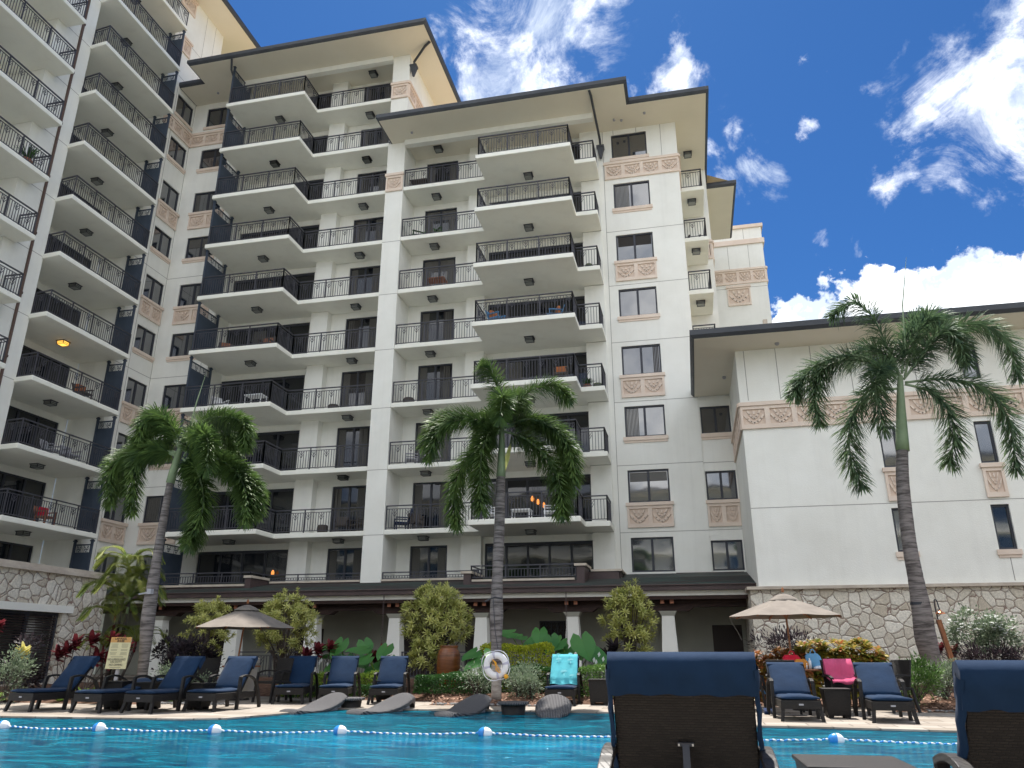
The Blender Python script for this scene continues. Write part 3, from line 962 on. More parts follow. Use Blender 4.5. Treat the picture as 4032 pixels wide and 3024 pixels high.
joints(w1, PY(32.78), -26.84, -23.1, [FL(k) for k in (1, 3, 5, 7)]); joints(w1, PY(31.6), -13.85, -12.9, [29.07])
vjoints(w1, PY(32.78), (-24.0,), 2.9, 31.9)
w1.build('wall', ST, B1)
eaves(B1, [(-25.2, 29.75), (-11.5, 29.75), (-11.5, 45), (-26.8, 45), (-26.8, 31.2), (-25.2, 31.2)], 31.9)
bm1 = MB(); bm1.box(-23.0, -13.86, 31.45, 31.75, 31.6, 31.9); bm1.build('beam', 'stucco', B1)
relief_band(B1, PY(31.6), -13.85, -12.9, FL(-2) + .0, FL(-2) + 1.02, 1)
relief_band(B1, PX(-12.9), 31.6, 36.5, FL(-2) + .0, FL(-2) + 1.02, 5)
relief_band(B1, PY(32.78), -26.83, -23.1, FL(-2) - .16, FL(-2) + .76, 4)
SL1 = [(-22.86, 30.16), (-18.2, 30.16), (-18.2, 31.7), (-13.852, 31.7), (-13.852, 33.24), (-22.86, 33.24)]
for k in range(-2, 7):
    z = FL(k)
    if k == -2:
        s0 = MB(); s0.prism(SL1, z, z + .22); sl0 = s0.build('balcony_slab', 'slab_white', B1, bevel=.035)
        railing_mb([(-22.72, 30.26), (-18.3, 30.26), (-18.3, 31.81), (-13.87, 31.81)], z + .22).build('railing', 'rail_metal', sl0)
        screen(sl0, (-22.78, 30.34), (-22.78, 31.95), z + .22)
        wn1 = window(B1, PY(33.25), -16.28, -14.56, z + .24, FL(k - 1) - .3, glass='glass_door', curtain=True, name='balcony_door')
        wn2 = window(B1, PY(33.25), -23.0, -18.28, z + .24, FL(k - 1) - .28, leaves=4, glass='glass_door', head=.06, name='balcony_door')
        wn3 = window(B1, PY(32.78), -26.0, -24.24, z + 1.13, z + 2.46)
        l1_ = lamp(B1, -20.43, 31.69, FL(-1)); l2_ = lamp(B1, -15.4, 32.45, FL(-1))
    else:
        for o_ in (sl0, wn1, wn2, wn3):
            c_ = copy_part(o_, B1, (0, 0, -2.9 * (k + 2)))
            if o_ is wn3 and random.random() < .6: drape(c_, PY(32.78), -26.0, -24.24, FL(-2) + 1.13, FL(-2) + 2.46, .08, 0)
            if o_ is wn1 and random.random() < .6: drape(c_, PY(33.25), -16.28, -14.56, FL(-2) + .24, FL(-3) - .3, .08, 0)
            if o_ is wn2 and random.random() < .5: drape(c_, PY(33.25), -21.6, -20.7, FL(-2) + .24, FL(-3) - .4, .08, 0)
        if k < 6:
            for o_ in (l1_, l2_): copy_part(o_, B1, (0, 0, -2.9 * (k + 1)))
for o_ in (wn1, wn2, wn3): copy_part(o_, B1, (0, 0, -2.9 * 9))
for z_ in (6, 7):
    for o_ in (l1_, l2_): copy_part(o_, B1, (0, 0, -2.9 * z_))
copy_part(l1_, B1, (0, 0, 5.7)); copy_part(l2_, B1, (0, 0, 2.9)); copy_part(l1_, B1, (0, 0, 2.9)); copy_part(l2_, B1, (0, 0, 5.7))
for k in range(-1, 8):
    if k in (0, 2, 4, 6): relief_band(B1, PY(32.78), -26.08, -24.0, FL(k) + .08, FL(k) + 1.12, 2)
    else:
        s_ = MB(); mbox(s_, PY(32.78), -26.1, -24.15, FL(k) + .96, FL(k) + 1.128, -.08, .06); mbox(s_, PY(32.78), -26.06, -24.2, FL(k) + .86, FL(k) + .958, -.04, .03); s_.build('sill', 'trim', B1)
s_ = MB(); mbox(s_, PY(32.78), -26.1, -24.15, FL(-2) + .96, FL(-2) + 1.128, -.08, .06); s_.build('sill', 'trim', B1)
downpipe(B1, [(-22.6, 29.72, 31.9), (-22.8, 30.1, 31.5), (-23.05, 32.3, 30.2), (-23.05, 32.7, 29.6)], .06, 'gutter_metal')
downpipe(B1, [(-11.55, 30.9, 31.86), (-11.9, 31.1, 31.8), (-12.72, 31.75, 31.5), (-12.72, 31.75, 31.2)], .07, 'gutter_metal', (-12.72, 31.75, 31.15))
# terrace of the lowest flats: floor, brown flashing, stone cap and railing
t = MB(); t.prism([(-23.9, 30.2), (-18.25, 30.2), (-18.25, 31.72), (-13.86, 31.72), (-13.86, 33.24), (-23.9, 33.24)], 2.97, 3.21); ts = t.build('terrace', 'slab_white', B1)
t = MB(); t.box(-23.9, -18.45, 30.18, 30.36, 3.3, 3.68); t.box(-18.45, -18.2, 30.16, 31.6, 3.3, 4.02); t.box(-18.2, -13.87, 31.62, 31.8, 3.3, 3.9); t.build('parapet', 'brown_metal', ts)
t = MB(); t.box(-23.95, -18.46, 30.1, 30.42, 3.681, 3.77); t.box(-18.5, -18.12, 30.1, 31.6, 4.021, 4.12); t.box(-18.12, -13.87, 31.56, 31.86, 3.901, 3.98); t.build('cap', 'cap_stone', ts)
t = MB(); t.box(-23.98, -23.84, 30.1, 30.5, 3.2, 4.2); t.build('end_wall', 'slab_white', ts)
railing_mb([(-23.8, 30.3), (-18.3, 30.3)], 3.77, .5, motifs=False).build('railing', 'rail_metal', ts)
rr_ = MB(); rr_ = railing_mb([(-18.3, 30.3), (-18.3, 31.7), (-13.9, 31.7)], 3.94, .33, motifs=False); rr_.build('railing', 'rail_metal', ts)
screen(B1, (-23.0, 30.6), (-23.0, 32.0), 3.21)

# ------------------------------------------------------------------ centre block
B2 = thing('apartment_building', 'middle block with jutting wide balconies beside a column of pink-panelled windows', 'building', (-6, 33, 0), absolute=True)
w2 = MB()
dr = [(-12.26, -10.51, FL(k) + .24, FL(k - 1) - .3) for k in range(0, 8)] + [(-8.78, -3.97, FL(k) + .24, FL(k - 1) - .28) for k in range(0, 8)]
wallh(w2, PY(33.25), -12.9, -3.95, 2.9, 26.2, dr, .18)
w2.box(-13.85, -12.9, 31.6, 33.5, 2.95, 26.2)
w2.box(-9.76, -8.84, 32.82, 33.26, 2.95, 26.2)
w2.box(-3.95, -3.03, 32.86, 33.3, 2.95, 26.2)
W8 = [(-2.37, -.61, FL(k) + 1.23, FL(k) + 2.65) for k in range(0, 8)]
wallh(w2, PY(33.05), -3.03, .86, 2.9, 26.2, W8, .14)
w2.add([(.86, 33.05, 2.9), (.86, 37.5, 2.9), (.86, 37.5, 26.2), (.86, 33.05, 26.2)], [(0, 1, 2, 3)])
W9 = [(.9, 2.15, z0, z1) for z0, z1 in ((9.98, 11.2), (7.1, 8.33), (4.2, 5.42))]
wallh(w2, PY(33.09), .862, 2.6, 2.9, 12.2, W9, .14)
w2.add([(.86, 37.5, 2.9), (2.1, 37.5, 2.9), (2.1, 37.5, 26.2), (.86, 37.5, 26.2)], [(0, 1, 2, 3)])
w2.box(2.1, 2.35, 37.5, 45.3, 2.9, 26.2)
w2.m = 1
joints(w2, PY(31.6), -13.85, -12.9, [FL(k) for k in range(1, 7)])
joints(w2, PY(33.05), -2.8, .86, [FL(k) - .03 for k in (1, 2, 3, 4, 5, 6)]); joints(w2, PY(33.09), .862, 2.2, [8.7, 5.85])
vjoints(w2, PY(33.05), (-2.8,), 3.9, 26.2)
joints(w2, PY(32.86), -3.95, -3.03, [FL(k) for k in range(0, 7)])
vjoints(w2, PY(33.05), (-2.25, -1.1, .1), 25.93, 26.2); vjoints(w2, PY(33.05), (.1,), 24.3, 25.93)
w2.build('wall', ST, B2)
eaves(B2, [(-13.62, 29.75), (-1.42, 29.75), (-1.42, 31.25), (2.35, 31.25), (2.35, 39.5), (4.0, 39.5), (4.0, 45.5), (-13.62, 45.5)], 26.2)
b_ = MB(); b_.box(-12.88, -3.1, 31.42, 31.75, 25.9, 26.2); b_.build('beam', 'stucco', B2)
relief_band(B2, PY(31.6), -13.83, -12.92, FL(0) + .0, FL(0) + 1.05, 1)
relief_band(B2, PY(33.05), -2.75, .88, FL(0) + .02, FL(0) + 1.0, 4)
relief_band(B2, PX(.86), 33.1, 34.8, FL(0) + .02, FL(0) + 1.0, 2)
SL2 = [(-12.898, 31.62), (-8.6, 31.62), (-8.6, 29.85), (-4.03, 29.85), (-4.03, 31.28), (-3.02, 31.28), (-3.02, 32.855), (-3.96, 32.855), (-3.96, 33.24), (-12.898, 33.24)]
for k in range(0, 7):
    z = FL(k)
    if k == 0:
        s0 = MB(); s0.prism(SL2, z, z + .22); sl0 = s0.build('balcony_slab', 'slab_white', B2, bevel=.035)
        railing_mb([(-12.87, 31.74), (-8.62, 31.74)], z + .22).build('railing', 'rail_metal', sl0)
        railing_mb([(-8.48, 31.6), (-8.48, 29.97), (-4.15, 29.97), (-4.15, 31.4), (-3.14, 31.4), (-3.14, 32.8)], z + .22).build('railing', 'rail_metal', sl0)
        wn1 = window(B2, PY(33.25), -12.26, -10.51, z + .24, FL(-1) - .3, glass='glass_door', curtain=True, name='balcony_door')
        wn2 = window(B2, PY(33.25), -8.78, -3.97, z + .24, FL(-1) - .28, leaves=5, glass='glass_door', head=.06, name='balcony_door')
        wn3 = window(B2, PY(33.05), -2.37, -.61, z + 1.23, z + 2.65)
        l1_ = lamp(B2, -11.36, 32.42, FL(0)); l2_ = lamp(B2, -6.38, 31.67, FL(0))
    else:
        for o_ in (sl0, wn1, wn2, wn3):
            c_ = copy_part(o_, B2, (0, 0, -2.9 * k))
            if o_ is wn3 and random.random() < .7: drape(c_, PY(33.05), -2.37, -.61, FL(0) + 1.23, FL(0) + 2.65, .08, 0)
            if o_ is wn1 and random.random() < .6: drape(c_, PY(33.25), -12.26, -10.51, FL(0) + .24, FL(-1) - .3, .08, 0)
            if o_ is wn2 and random.random() < .6: drape(c_, PY(33.25), -8.6, -7.0, FL(0) + .24, FL(-1) - .4, .08, 0)
        for o_ in (l1_, l2_): copy_part(o_, B2, (0, 0, -2.9 * k))
for o_ in (wn1, wn2, wn3): copy_part(o_, B2, (0, 0, -2.9 * 7))
for o_ in (l1_, l2_): copy_part(o_, B2, (0, 0, 2.9))
for k in range(0, 7):
    if k in (2, 4, 6): relief_band(B2, PY(33.05), -2.45, -.53, FL(k) + .16, FL(k) + 1.22, 2)
    else:
        s_ = MB(); mbox(s_, PY(33.05), -2.47, -.52, FL(k) + 1.06, FL(k) + 1.228, -.08, .06); mbox(s_, PY(33.05), -2.43, -.56, FL(k) + (.96 if k else 1.0), FL(k) + 1.058, -.04, .03); s_.build('sill', 'trim', B2)
for z0, z1 in ((9.98, 11.2), (7.1, 8.33), (4.2, 5.42)): window(B2, PY(33.09), .9, 2.15, z0, z1, glass='glass')
relief_band(B2, PY(33.09), .88, 2.19, 5.98, 7.08, 2)
s_ = MB(); mbox(s_, PY(33.09), .86, 2.19, 9.8, 9.978, -.08, .06); mbox(s_, PY(33.09), .88, 2.19, 9.7, 9.798, -.04, .03); s_.build('sill', 'trim', B2)
downpipe(B2, [(-3.05, 29.8, 26.2), (-3.0, 30.1, 26.1), (-2.9, 32.7, 25.5), (-2.9, 32.85, 25.3)], .06, 'gutter_metal', (-2.9, 32.83, 25.1))
for x_, y_ in ((-12.3, 30.9), (-2.1, 32.2), (-1.75, 32.3), (-.6, 32.0), (-24.9, 32.0)): dt = MB(); dt.lathe([(.07, 0), (.06, -.07), (.03, -.09)], 10, (x_, y_, 26.2 if x_ > -20 else 31.9)); dt.build('smoke_detector', 'grey_plastic', B2 if x_ > -20 else B1)
for k in range(0, 4):
    e_ = MB(); e_.box(.862, 2.07, 34.86, 37.49, FL(k), FL(k) + .22); e_ = e_.build('balcony_slab', 'slab_white', B2, bevel=.03)
    railing_mb([(.95, 34.95), (1.97, 34.95), (1.97, 37.4)], FL(k) + .22, post_gap=1.2).build('railing', 'rail_metal', e_)
    lamp(B2, 1.45, 35.8, FL(k))
lamp(B2, 1.45, 35.8, FL(-1) + .02)
relief_band(B2, PY(37.5), 2.12, 2.34, FL(1) + .3, FL(1) + 1.4, 1)
relief_band(B2, PX(2.35), 37.6, 45.2, FL(1) + .3, FL(1) + 1.4, 7)
# terrace
t = MB(); t.prism([(-12.89, 31.62), (-8.6, 31.62), (-8.6, 29.9), (-3.02, 29.9), (-3.02, 32.85), (-3.96, 32.85), (-3.96, 33.24), (-12.89, 33.24)], 2.97, 3.21); ts = t.build('terrace', 'slab_white', B2)
t = MB(); t.box(-12.89, -8.75, 31.6, 31.78, 3.3, 3.9); t.box(-8.75, -8.45, 29.9, 31.6, 3.3, 3.98); t.box(-8.45, -4.25, 29.88, 30.05, 3.3, 3.66)
t.box(-4.25, -3.95, 29.86, 31.3, 3.3, 4.18); t.box(-3.95, -2.75, 31.15, 31.35, 3.3, 4.08); t.box(-2.95, -2.7, 31.35, 33.04, 3.3, 4.08);
t.build('parapet', 'brown_metal', ts)
t = MB(); t.box(-.58, 2.1, 32.98, 33.04, 3.95, 4.14); t.build('flashing', 'brown_metal', ts)
t = MB(); t.box(-12.89, -8.85, 31.54, 31.84, 3.901, 3.98); t.box(-8.85, -8.4, 29.84, 31.84, 3.981, 4.07); t.box(-8.39, -4.33, 29.82, 30.1, 3.661, 3.74)
t.box(-4.33, -3.87, 29.8, 31.36, 4.181, 4.27); t.box(-3.86, -2.62, 31.1, 31.4, 4.081, 4.16); t.box(-3.0, -2.62, 31.41, 33.04, 4.081, 4.16); t.build('cap', 'cap_stone', ts)
railing_mb([(-12.87, 31.7), (-8.62, 31.7)], 3.94, .33, motifs=False).build('railing', 'rail_metal', ts)
railing_mb([(-8.45, 31.6), (-8.45, 29.98), (-4.3, 29.98)], 3.74, .53, motifs=False).build('railing', 'rail_metal', ts)

# ------------------------------------------------------------------ left wing
A = thing('apartment_building', 'left wing seen steeply from below, with two balcony stacks and a brown downpipe', 'building', (-28, 26, 0), absolute=True)
wa_ = MB()
dr = [(26.2, 29.6, FL(k) + .24, FL(k - 1) - .3) for k in range(-5, 8)]
wallh(wa_, PX(-28.9), 24.95, 30.05, 2.9, 38.45, dr, .18)
dr2 = [(17.4, 21.4, FL(k) + .24, FL(k - 1) - .3) for k in range(-5, 8)]
wallh(wa_, PX(-28.9), 14, 22.9, 2.9, 38.45, dr2, .18)
wa_.box(-29.2, -27.0, 24.3, 24.95, 2.9, 38.45)
wa_.box(-29.2, -27.05, 22.9, 24.2, 2.9, 38.45); wa_.box(-29.2, -27.4, 24.2, 24.3, 2.9, 38.45)
wA = [(31.15, 32.62, FL(k) + 1.13, FL(k) + 2.46) for k in range(-2, 8)]
wallh(wa_, PX(-26.85), 30.06, 34.2, 2.9, 38.45, wA, .14)
wa_.add([(-28.9, 30.06, 2.9), (-26.85, 30.06, 2.9), (-26.85, 30.06, 38.45), (-28.9, 30.06, 38.45)], [(0, 1, 2, 3)])
wa_.add([(-26.85, 34.2, 30), (-29, 34.2, 30), (-29, 34.2, 38.45), (-26.85, 34.2, 38.45)], [(0, 1, 2, 3)])
wa_.box(-29.2, -26.86, 12, 34, 0, 2.89)
wa_.m = 1
joints(wa_, PX(-27.0), 24.3, 24.95, [FL(k) + .1 for k in range(-4, 7)]); joints(wa_, PX(-27.05), 22.9, 24.2, [FL(k) + .1 for k in range(-4, 7)])
joints(wa_, PX(-26.85), 30.06, 32.78, [FL(k) for k in (1, 3, 5)]); joints(wa_, PX(-26.85), 30.06, 34.2, [32.6, 35.2]); vjoints(wa_, PX(-26.85), (32.5, 33.4), 31.9, 38.4); vjoints(wa_, PX(-26.85), (32.72, 31.02), 2.9, 31.9)
wa_.build('wall', ST, A)
eaves(A, [(-31, 12), (-25.3, 12), (-25.3, 46), (-31, 46)], 38.45)
relief_band(A, PX(-26.85), 30.06, 31.35, 37.2, 38.35, 1)
relief_band(A, PX(-26.85), 30.75, 31.5, 34.25, 35.35, 1)
relief_band(A, PX(-26.85), 30.3, 32.78, FL(-2) - .16, FL(-2) + .76, 3)
SLA = [(-27.0, 24.87), (-26.0, 24.78), (-26.03, 30.05), (-28.89, 30.05), (-28.89, 24.952), (-27.0, 24.952)]
SLA2 = [(-26.02, 13), (-26.02, 23.47), (-27.04, 23.46), (-27.052, 22.9), (-28.89, 22.9), (-28.89, 13)]
for k in range(-5, 7):
    z = FL(k)
    if k == -5:
        s0 = MB(); s0.prism(SLA, z, z + .22); sl0 = s0.build('balcony_slab', 'slab_white', A, bevel=.035)
        railing_mb([(-26.98, 25.0), (-26.1, 24.9), (-26.13, 29.98)], z + .22).build('railing', 'rail_metal', sl0)
        s1_ = MB(); s1_.prism(SLA2, z, z + .22); sl1 = s1_.build('balcony_slab', 'slab_white', A, bevel=.035)
        railing_mb([(-26.12, 13.2), (-26.12, 23.37), (-26.98, 23.36)], z + .22).build('railing', 'rail_metal', sl1)
        wn1 = window(A, PX(-28.9), 26.2, 29.6, z + .24, FL(k - 1) - .3, leaves=3, glass='glass_door', name='balcony_door')
        wn2 = window(A, PX(-28.9), 17.4, 21.4, z + .24, FL(k - 1) - .3, leaves=3, glass='glass_door', name='balcony_door')
        l1_ = lamp(A, -27.45, 27.4, FL(-4)); l2_ = lamp(A, -27.45, 20.2, FL(-4))
    else:
        for o_ in (sl0, sl1, wn1, wn2): copy_part(o_, A, (0, 0, -2.9 * (k + 5)))
        if k > -4:
            copy_part(l2_, A, (0, 0, -2.9 * (k + 4)))
            if k != 3: copy_part(l1_, A, (0, 0, -2.9 * (k + 4)))
            else: lamp(A, -27.45, 27.4, FL(3), lit=True)
for o_ in (wn1, wn2): copy_part(o_, A, (0, 0, -2.9 * 12))
sc0 = screen(A, (-26.2, 29.98), (-27.1, 29.98), FL(-3) + .22)
for k in range(-2, 8): copy_part(sc0, A, (0, 0, -2.9 * (k + 3)))
for k in range(-2, 8):
    window(A, PX(-26.85), 31.15, 32.62, FL(k) + 1.13, FL(k) + 2.46)
    if k in (0, 2, 4, 6): relief_band(A, PX(-26.85), 31.05, 32.7, FL(k) + .08, FL(k) + 1.12, 2)
    else:
        s_ = MB(); mbox(s_, PX(-26.85), 31.07, 32.7, FL(k) + .96, FL(k) + 1.128, -.08, .06)
        if k > -2: mbox(s_, PX(-26.85), 31.1, 32.66, FL(k) + .86, FL(k) + .958, -.04, .03)
        s_.build('sill', 'trim', A)
dp = MB(); dp.tube([(-27.0, 24.25, z_) for z_ in (3.0, 20.0, 38.3)], .06, 8)
for k in range(-4, 7): dp.lathe([(.09, 0), (.09, .08)], 10, (-27.0, 24.25, FL(k) + .9))
dp.build('downpipe', 'downpipe_brown', A)
t = MB(); t.box(-28.9, -20.3, 12, 23.4, 2.97, 3.2); t.build('terrace', 'slab_white', A)

# ------------------------------------------------------------------ low right-hand block
C = thing('apartment_building', 'low blank-walled block on the right, long pink leaf band, stone base', 'building', (8, 28, 0), absolute=True)
w3 = MB()
CW = [(u, u + .55, z0, z1) for u in (6.7, 9.7) for z0, z1 in ((9.98, 11.28), (7.01, 8.45), (4.17, 5.62))]
wallh(w3, PY(27.83), 2.2, 16, 3.13, 11.65, CW, .16)
w3.add([(2.2, 27.83, 3.1), (2.2, 33.08, 3.1), (2.2, 33.08, 11.65), (2.2, 27.83, 11.65)], [(0, 1, 2, 3)])
w3.box(15.8, 16.0, 27.9, 33, 3, 11.6)
w3.m = 1
joints(w3, PY(27.83), 2.2, 16, [5.78]); vjoints(w3, PY(27.83), (2.5, 3.62, 4.82, 6.1, 8.2, 11), 9.7, 11.64); vjoints(w3, PY(27.83), (6.95, 9.97), 3.2, 3.95)
w3.build('wall', ST, C)
eaves(C, [(.72, 26.3), (18, 26.3), (18, 34), (2.3, 34), (2.3, 33.0), (.72, 33.0)], 11.65, rise=1.0)
vp = MB(); vp.box(3.3, 3.45, 27.6, 27.75, 12.0, 12.75); vp.build('vent_pipe', 'cap_stone', C)
relief_band(C, PY(27.83), 2.17, 14.2, 8.62, 9.61, 13)
relief_band(C, PXn(2.2), 27.88, 33.0, 8.62, 9.61, 5)
for u in (6.7, 9.7):
    window(C, PY(27.83), u, u + .55, 9.98, 11.28, leaves=1, rec=.1); window(C, PY(27.83), u, u + .55, 7.01, 8.45, leaves=1, rec=.1); window(C, PY(27.83), u, u + .55, 4.17, 5.62, leaves=1, rec=.1, sill=True)
    relief_band(C, PY(27.83), u - .04, u + .6, 5.85, 6.98, 1)
b_ = MB(); b_.box(1.9, 16.4, 27.76, 28.2, 0, 3.03); b_.add([(1.898, 27.77, 0), (1.898, 33.0, 0), (1.898, 33, 3.03), (1.898, 27.77, 3.03)], [(0, 1, 2, 3)]); b_.build('stone_base', 'stone_veneer', C)
b_ = MB(); b_.box(1.8, 16.5, 27.62, 28.0, 3.031, 3.13); b_.box(1.8, 2.19, 28.001, 29.5, 3.031, 3.13); b_.build('cap', 'cap_stone', C)
for x_, y_ in ((3.65, 27.3), (1.9, 30.6)): b_ = MB(); b_.lathe([(.08, 0), (.08, -.05), (.05, -.09)], 10, (x_, y_, 11.65)); b_.build('soffit_light', 'grey_plastic', C)

# ------------------------------------------------------------------ far tower on the right
Dt = thing('apartment_building', 'far pale tower with flat pink parapet ledges and a square leaf emblem', 'building', (2, 50, 0), absolute=True)
w4 = MB(); w4.box(-3, 6.15, 47, 56, 0, 27.65); w4.m = 1
vjoints(w4, PY(47), (3.9, 5.2), 24.7, 26.4); vjoints(w4, PY(47), (5.0,), 26.8, 27.6); joints(w4, PY(47), 2.9, 6.15, [23.35])
w4.build('wall', ST, Dt)
t = MB(); t.box(-3.1, 6.27, 46.88, 56.1, 27.651, 27.88); t.box(2.9, 6.27, 46.9, 46.999, 26.46, 26.8); t.box(6.151, 6.27, 47, 56, 26.46, 26.8); t.build('ledge', 'trim', Dt)
relief_band(Dt, PY(47), 2.6, 6.15, 23.62, 24.7, 4); relief_band(Dt, PX(6.15), 47, 50, 23.62, 24.7, 3)
relief_band(Dt, PY(47), 3.62, 5.05, 22.1, 23.5, 1, name='leaf_emblem')

# ------------------------------------------------------------------ ground-floor walkway with its tapered pillars
K = thing('covered_walkway', 'single-storey covered walkway with tapered white pillars and a green-brown tiled roof', 'walkway', (-10, 30, 0), absolute=True)
X0, X1 = -26.5, 2.28
r_ = MB(); r_.hexa([(X0, 28.9, 3.27), (X1, 28.9, 3.27), (X1, 33.0, 4.05), (X0, 33.0, 4.05)], [(X0, 28.9, 3.34), (X1, 28.9, 3.34), (X1, 33.0, 4.12), (X0, 33.0, 4.12)])
rf = r_.build('roof', 'roof_tiles', K)
rows = MB()
for i in range(1, 9):
    y = 28.9 + i * .3; rows.box(X0, X1, y, y + .05, 3.345 + (y - 28.9) * .19, 3.372 + (y - 28.9) * .19)
rows.build('tile_courses', 'roof_tiles', rf)
g = MB(); g.path([(X0, 28.88, 3.235), (X1 + .03, 28.88, 3.235)], .16, .18, up=(0, 1, 0)); g.box(X0, X1 + .05, 28.74, 28.96, 3.31, 3.345); g.build('gutter', 'brown_metal', rf)
f_ = MB(); f_.box(X0, X1 - .1, 29.02, 29.1, 2.97, 3.14); f_.build('fascia', 'slab_white', rf)
f_ = MB(); f_.box(X0, X1 - .1, 29.101, 31.95, 2.93, 3.02); f_.box(X0, X1 - .1, 29.03, 29.12, 2.84, 2.965); f_.build('ceiling', 'timber_dark', K)
wk = MB(); AH = [(-11.9, -10.0, .1, 2.0), (-16.8, -15.5, .1, 2.0), (-6.1, -4.9, 1.0, 2.25), (.65, 1.75, .1, 2.05), (-21.2, -19.6, .1, 2.0), (-9.2, -8.0, .1, 2.0)]
wallh(wk, PY(31.9), X0, 1.9, 0, 2.93, AH, .1); wk.build('wall', 'arcade_wall', K)
for h_ in AH:
    if h_[2] > .5:
        d_ = MB(); u0, u1, z0, z1 = h_
        mbox(d_, PY(31.9), u0, u1, z0, z0 + .05, .0, .08); mbox(d_, PY(31.9), u0, u1, z1 - .05, z1, .0, .08); n_ = 5
        for i in range(n_ + 1):
            u = u0 + (u1 - u0) * i / n_; mbox(d_, PY(31.9), max(u0, u - .025), min(u1, u + .025), z0 + .051, z1 - .051, .0, .06)
            for j in range(n_):
                if i < n_:
                    ua, ub = u0 + (u1 - u0) * i / n_, u0 + (u1 - u0) * (i + 1) / n_; za, zb = z0 + (z1 - z0) * j / n_, z0 + (z1 - z0) * (j + 1) / n_
                    ribbon(d_, PY(31.9), [(ua, za), (ub, zb)], .025, .02, .05); ribbon(d_, PY(31.9), [(ua, zb), (ub, za)], .025, .022, .052)
        lw = d_.build('lattice_window', 'frame_metal', K); p_ = MB(); mbox(p_, PY(31.9), u0, u1, z0, z1, .085, .1); p_.build('pane', 'door_dark', lw)
    else:
        d_ = MB(); mbox(d_, PY(31.9), h_[0], h_[1], h_[2], h_[3], .04, .09); d_.build('door', 'door_dark', K)
fl = MB(); fl.box(X0, 1.89, 28.7, 31.9, 0, .1); fl.build('floor', 'travertine', K)
CX = [-.91 - 3.48 * i for i in range(7)]
for i, cx in enumerate(CX):
    if i == 0:
        p_ = MB(); p_.frustum(cx, 29.6, .1, 2.3, .66, .6, .43, .43); pc = p_.build('pillar', 'stucco', K)
        p_ = MB(); p_.frustum(cx, 29.6, 2.301, 2.46, .46, .46, .64, .6); p_.build('capital', 'arcade_wall', pc)
        p_ = MB()
        for s in (-.17, .17): p_.box(cx + s - .07, cx + s + .07, 29.2, 31.8, 2.70, 2.86)
        rt = p_.build('rafter_pair', 'timber_dark', K)
        p_ = MB()
        for s in (-.17, .17): p_.box(cx + s - .068, cx + s + .068, 29.17, 29.199, 2.71, 2.85)
        p_.build('rafter_end', 'timber_end', rt)
        p_ = MB(); p_.hexa([(cx - .75, 29.4, 2.461), (cx + .75, 29.4, 2.461), (cx + .75, 29.8, 2.461), (cx - .75, 29.8, 2.461)], [(cx - .95, 29.4, 2.6), (cx + .95, 29.4, 2.6), (cx + .95, 29.8, 2.6), (cx - .95, 29.8, 2.6)])
        br_ = p_.build('bracket', 'timber_dark', K)
    else:
        for o_ in (pc, rt, br_): copy_part(o_, K, (-3.48 * i, 0, 0))
bm_ = MB(); bm_.box(X0, 1.85, 29.42, 29.78, 2.601, 2.70); bm_.box(X0, 1.85, 29.45, 29.75, 2.70, 2.93); bm_.build('beam', 'timber_dark', K)
for i in range(6):
    railing_mb([(CX[i + 1] + .3, 29.6), (CX[i] - .3, 29.6)], .1, .95).build('railing', 'rail_metal', K)
railing_mb([(CX[0] + .3, 29.6), (1.88, 29.6)], .1, .95).build('railing', 'rail_metal', K)
for x_ in (-4.52, -11.62, -15.6):
    ch = MB(); z_ = 3.13
    while z_ > .3:
        ch.tube([(x_ - .018, 28.86, z_), (x_ - .018, 28.86, z_ - .09)], .008, 4); ch.tube([(x_ + .018, 28.86, z_), (x_ + .018, 28.86, z_ - .09)], .008, 4)
        ch.box(x_ - .025, x_ + .025, 28.85, 28.87, z_ - .1, z_ - .088); z_ -= .105
    ch.build('rain_chain', 'brown_metal', K)

# ------------------------------------------------------------------ stone-clad wing on the left
S = thing('stone_wing', 'curved stone-clad wall at the far left over a dark shuttered window', 'building', (-21, 19, 0), absolute=True)
def SX(y): return -19.5 - max(0, (y - 21.8)) ** 2 * .06
ys = [12 + i * .6 for i in range(20)] + [23.6]
s_ = MB(); s2_ = MB()
for a, b in zip(ys, ys[1:]):
    ym = (a + b) / 2
    z0 = 0.02 if ym > 21.75 else 2.42
    s_.add([(SX(a), a, z0), (SX(b), b, z0), (SX(b), b, 3.42), (SX(a), a, 3.42)], [(0, 1, 2, 3)])
    for w_, za, zb in ((.14, 3.36, 3.47), (.05, 3.471, 3.58)):
        s2_.hexa([(SX(a) - .5, a, za), (SX(a) + w_, a, za), (SX(b) + w_, b, za), (SX(b) - .5, b, za)], [(SX(a) - .5, a, zb), (SX(a) + w_, a, zb), (SX(b) + w_, b, zb), (SX(b) - .5, b, zb)])
s_.add([(SX(23.6), 23.6, 0), (-26, 23.6, 0), (-26, 23.6, 3.42), (SX(23.6), 23.6, 3.42)], [(0, 1, 2, 3)])
s_.add([(-19.5, 21.6, 0), (-19.9, 21.6, 0), (-19.9, 21.6, 2.4), (-19.5, 21.6, 2.4)], [(0, 1, 2, 3)])
s_.build('stone_wall', 'stone_veneer', S); s2_.build('cap', 'cap_stone', S)
f_ = MB(); f_.box(-19.8, -19.42, 12, 21.95, 2.2, 2.419); f_.build('fascia', 'slab_white', S)
f_ = MB(); f_.box(-19.9, -19.5, 12, 21.59, 0, .14); f_.build('sill', 'cap_stone', S)
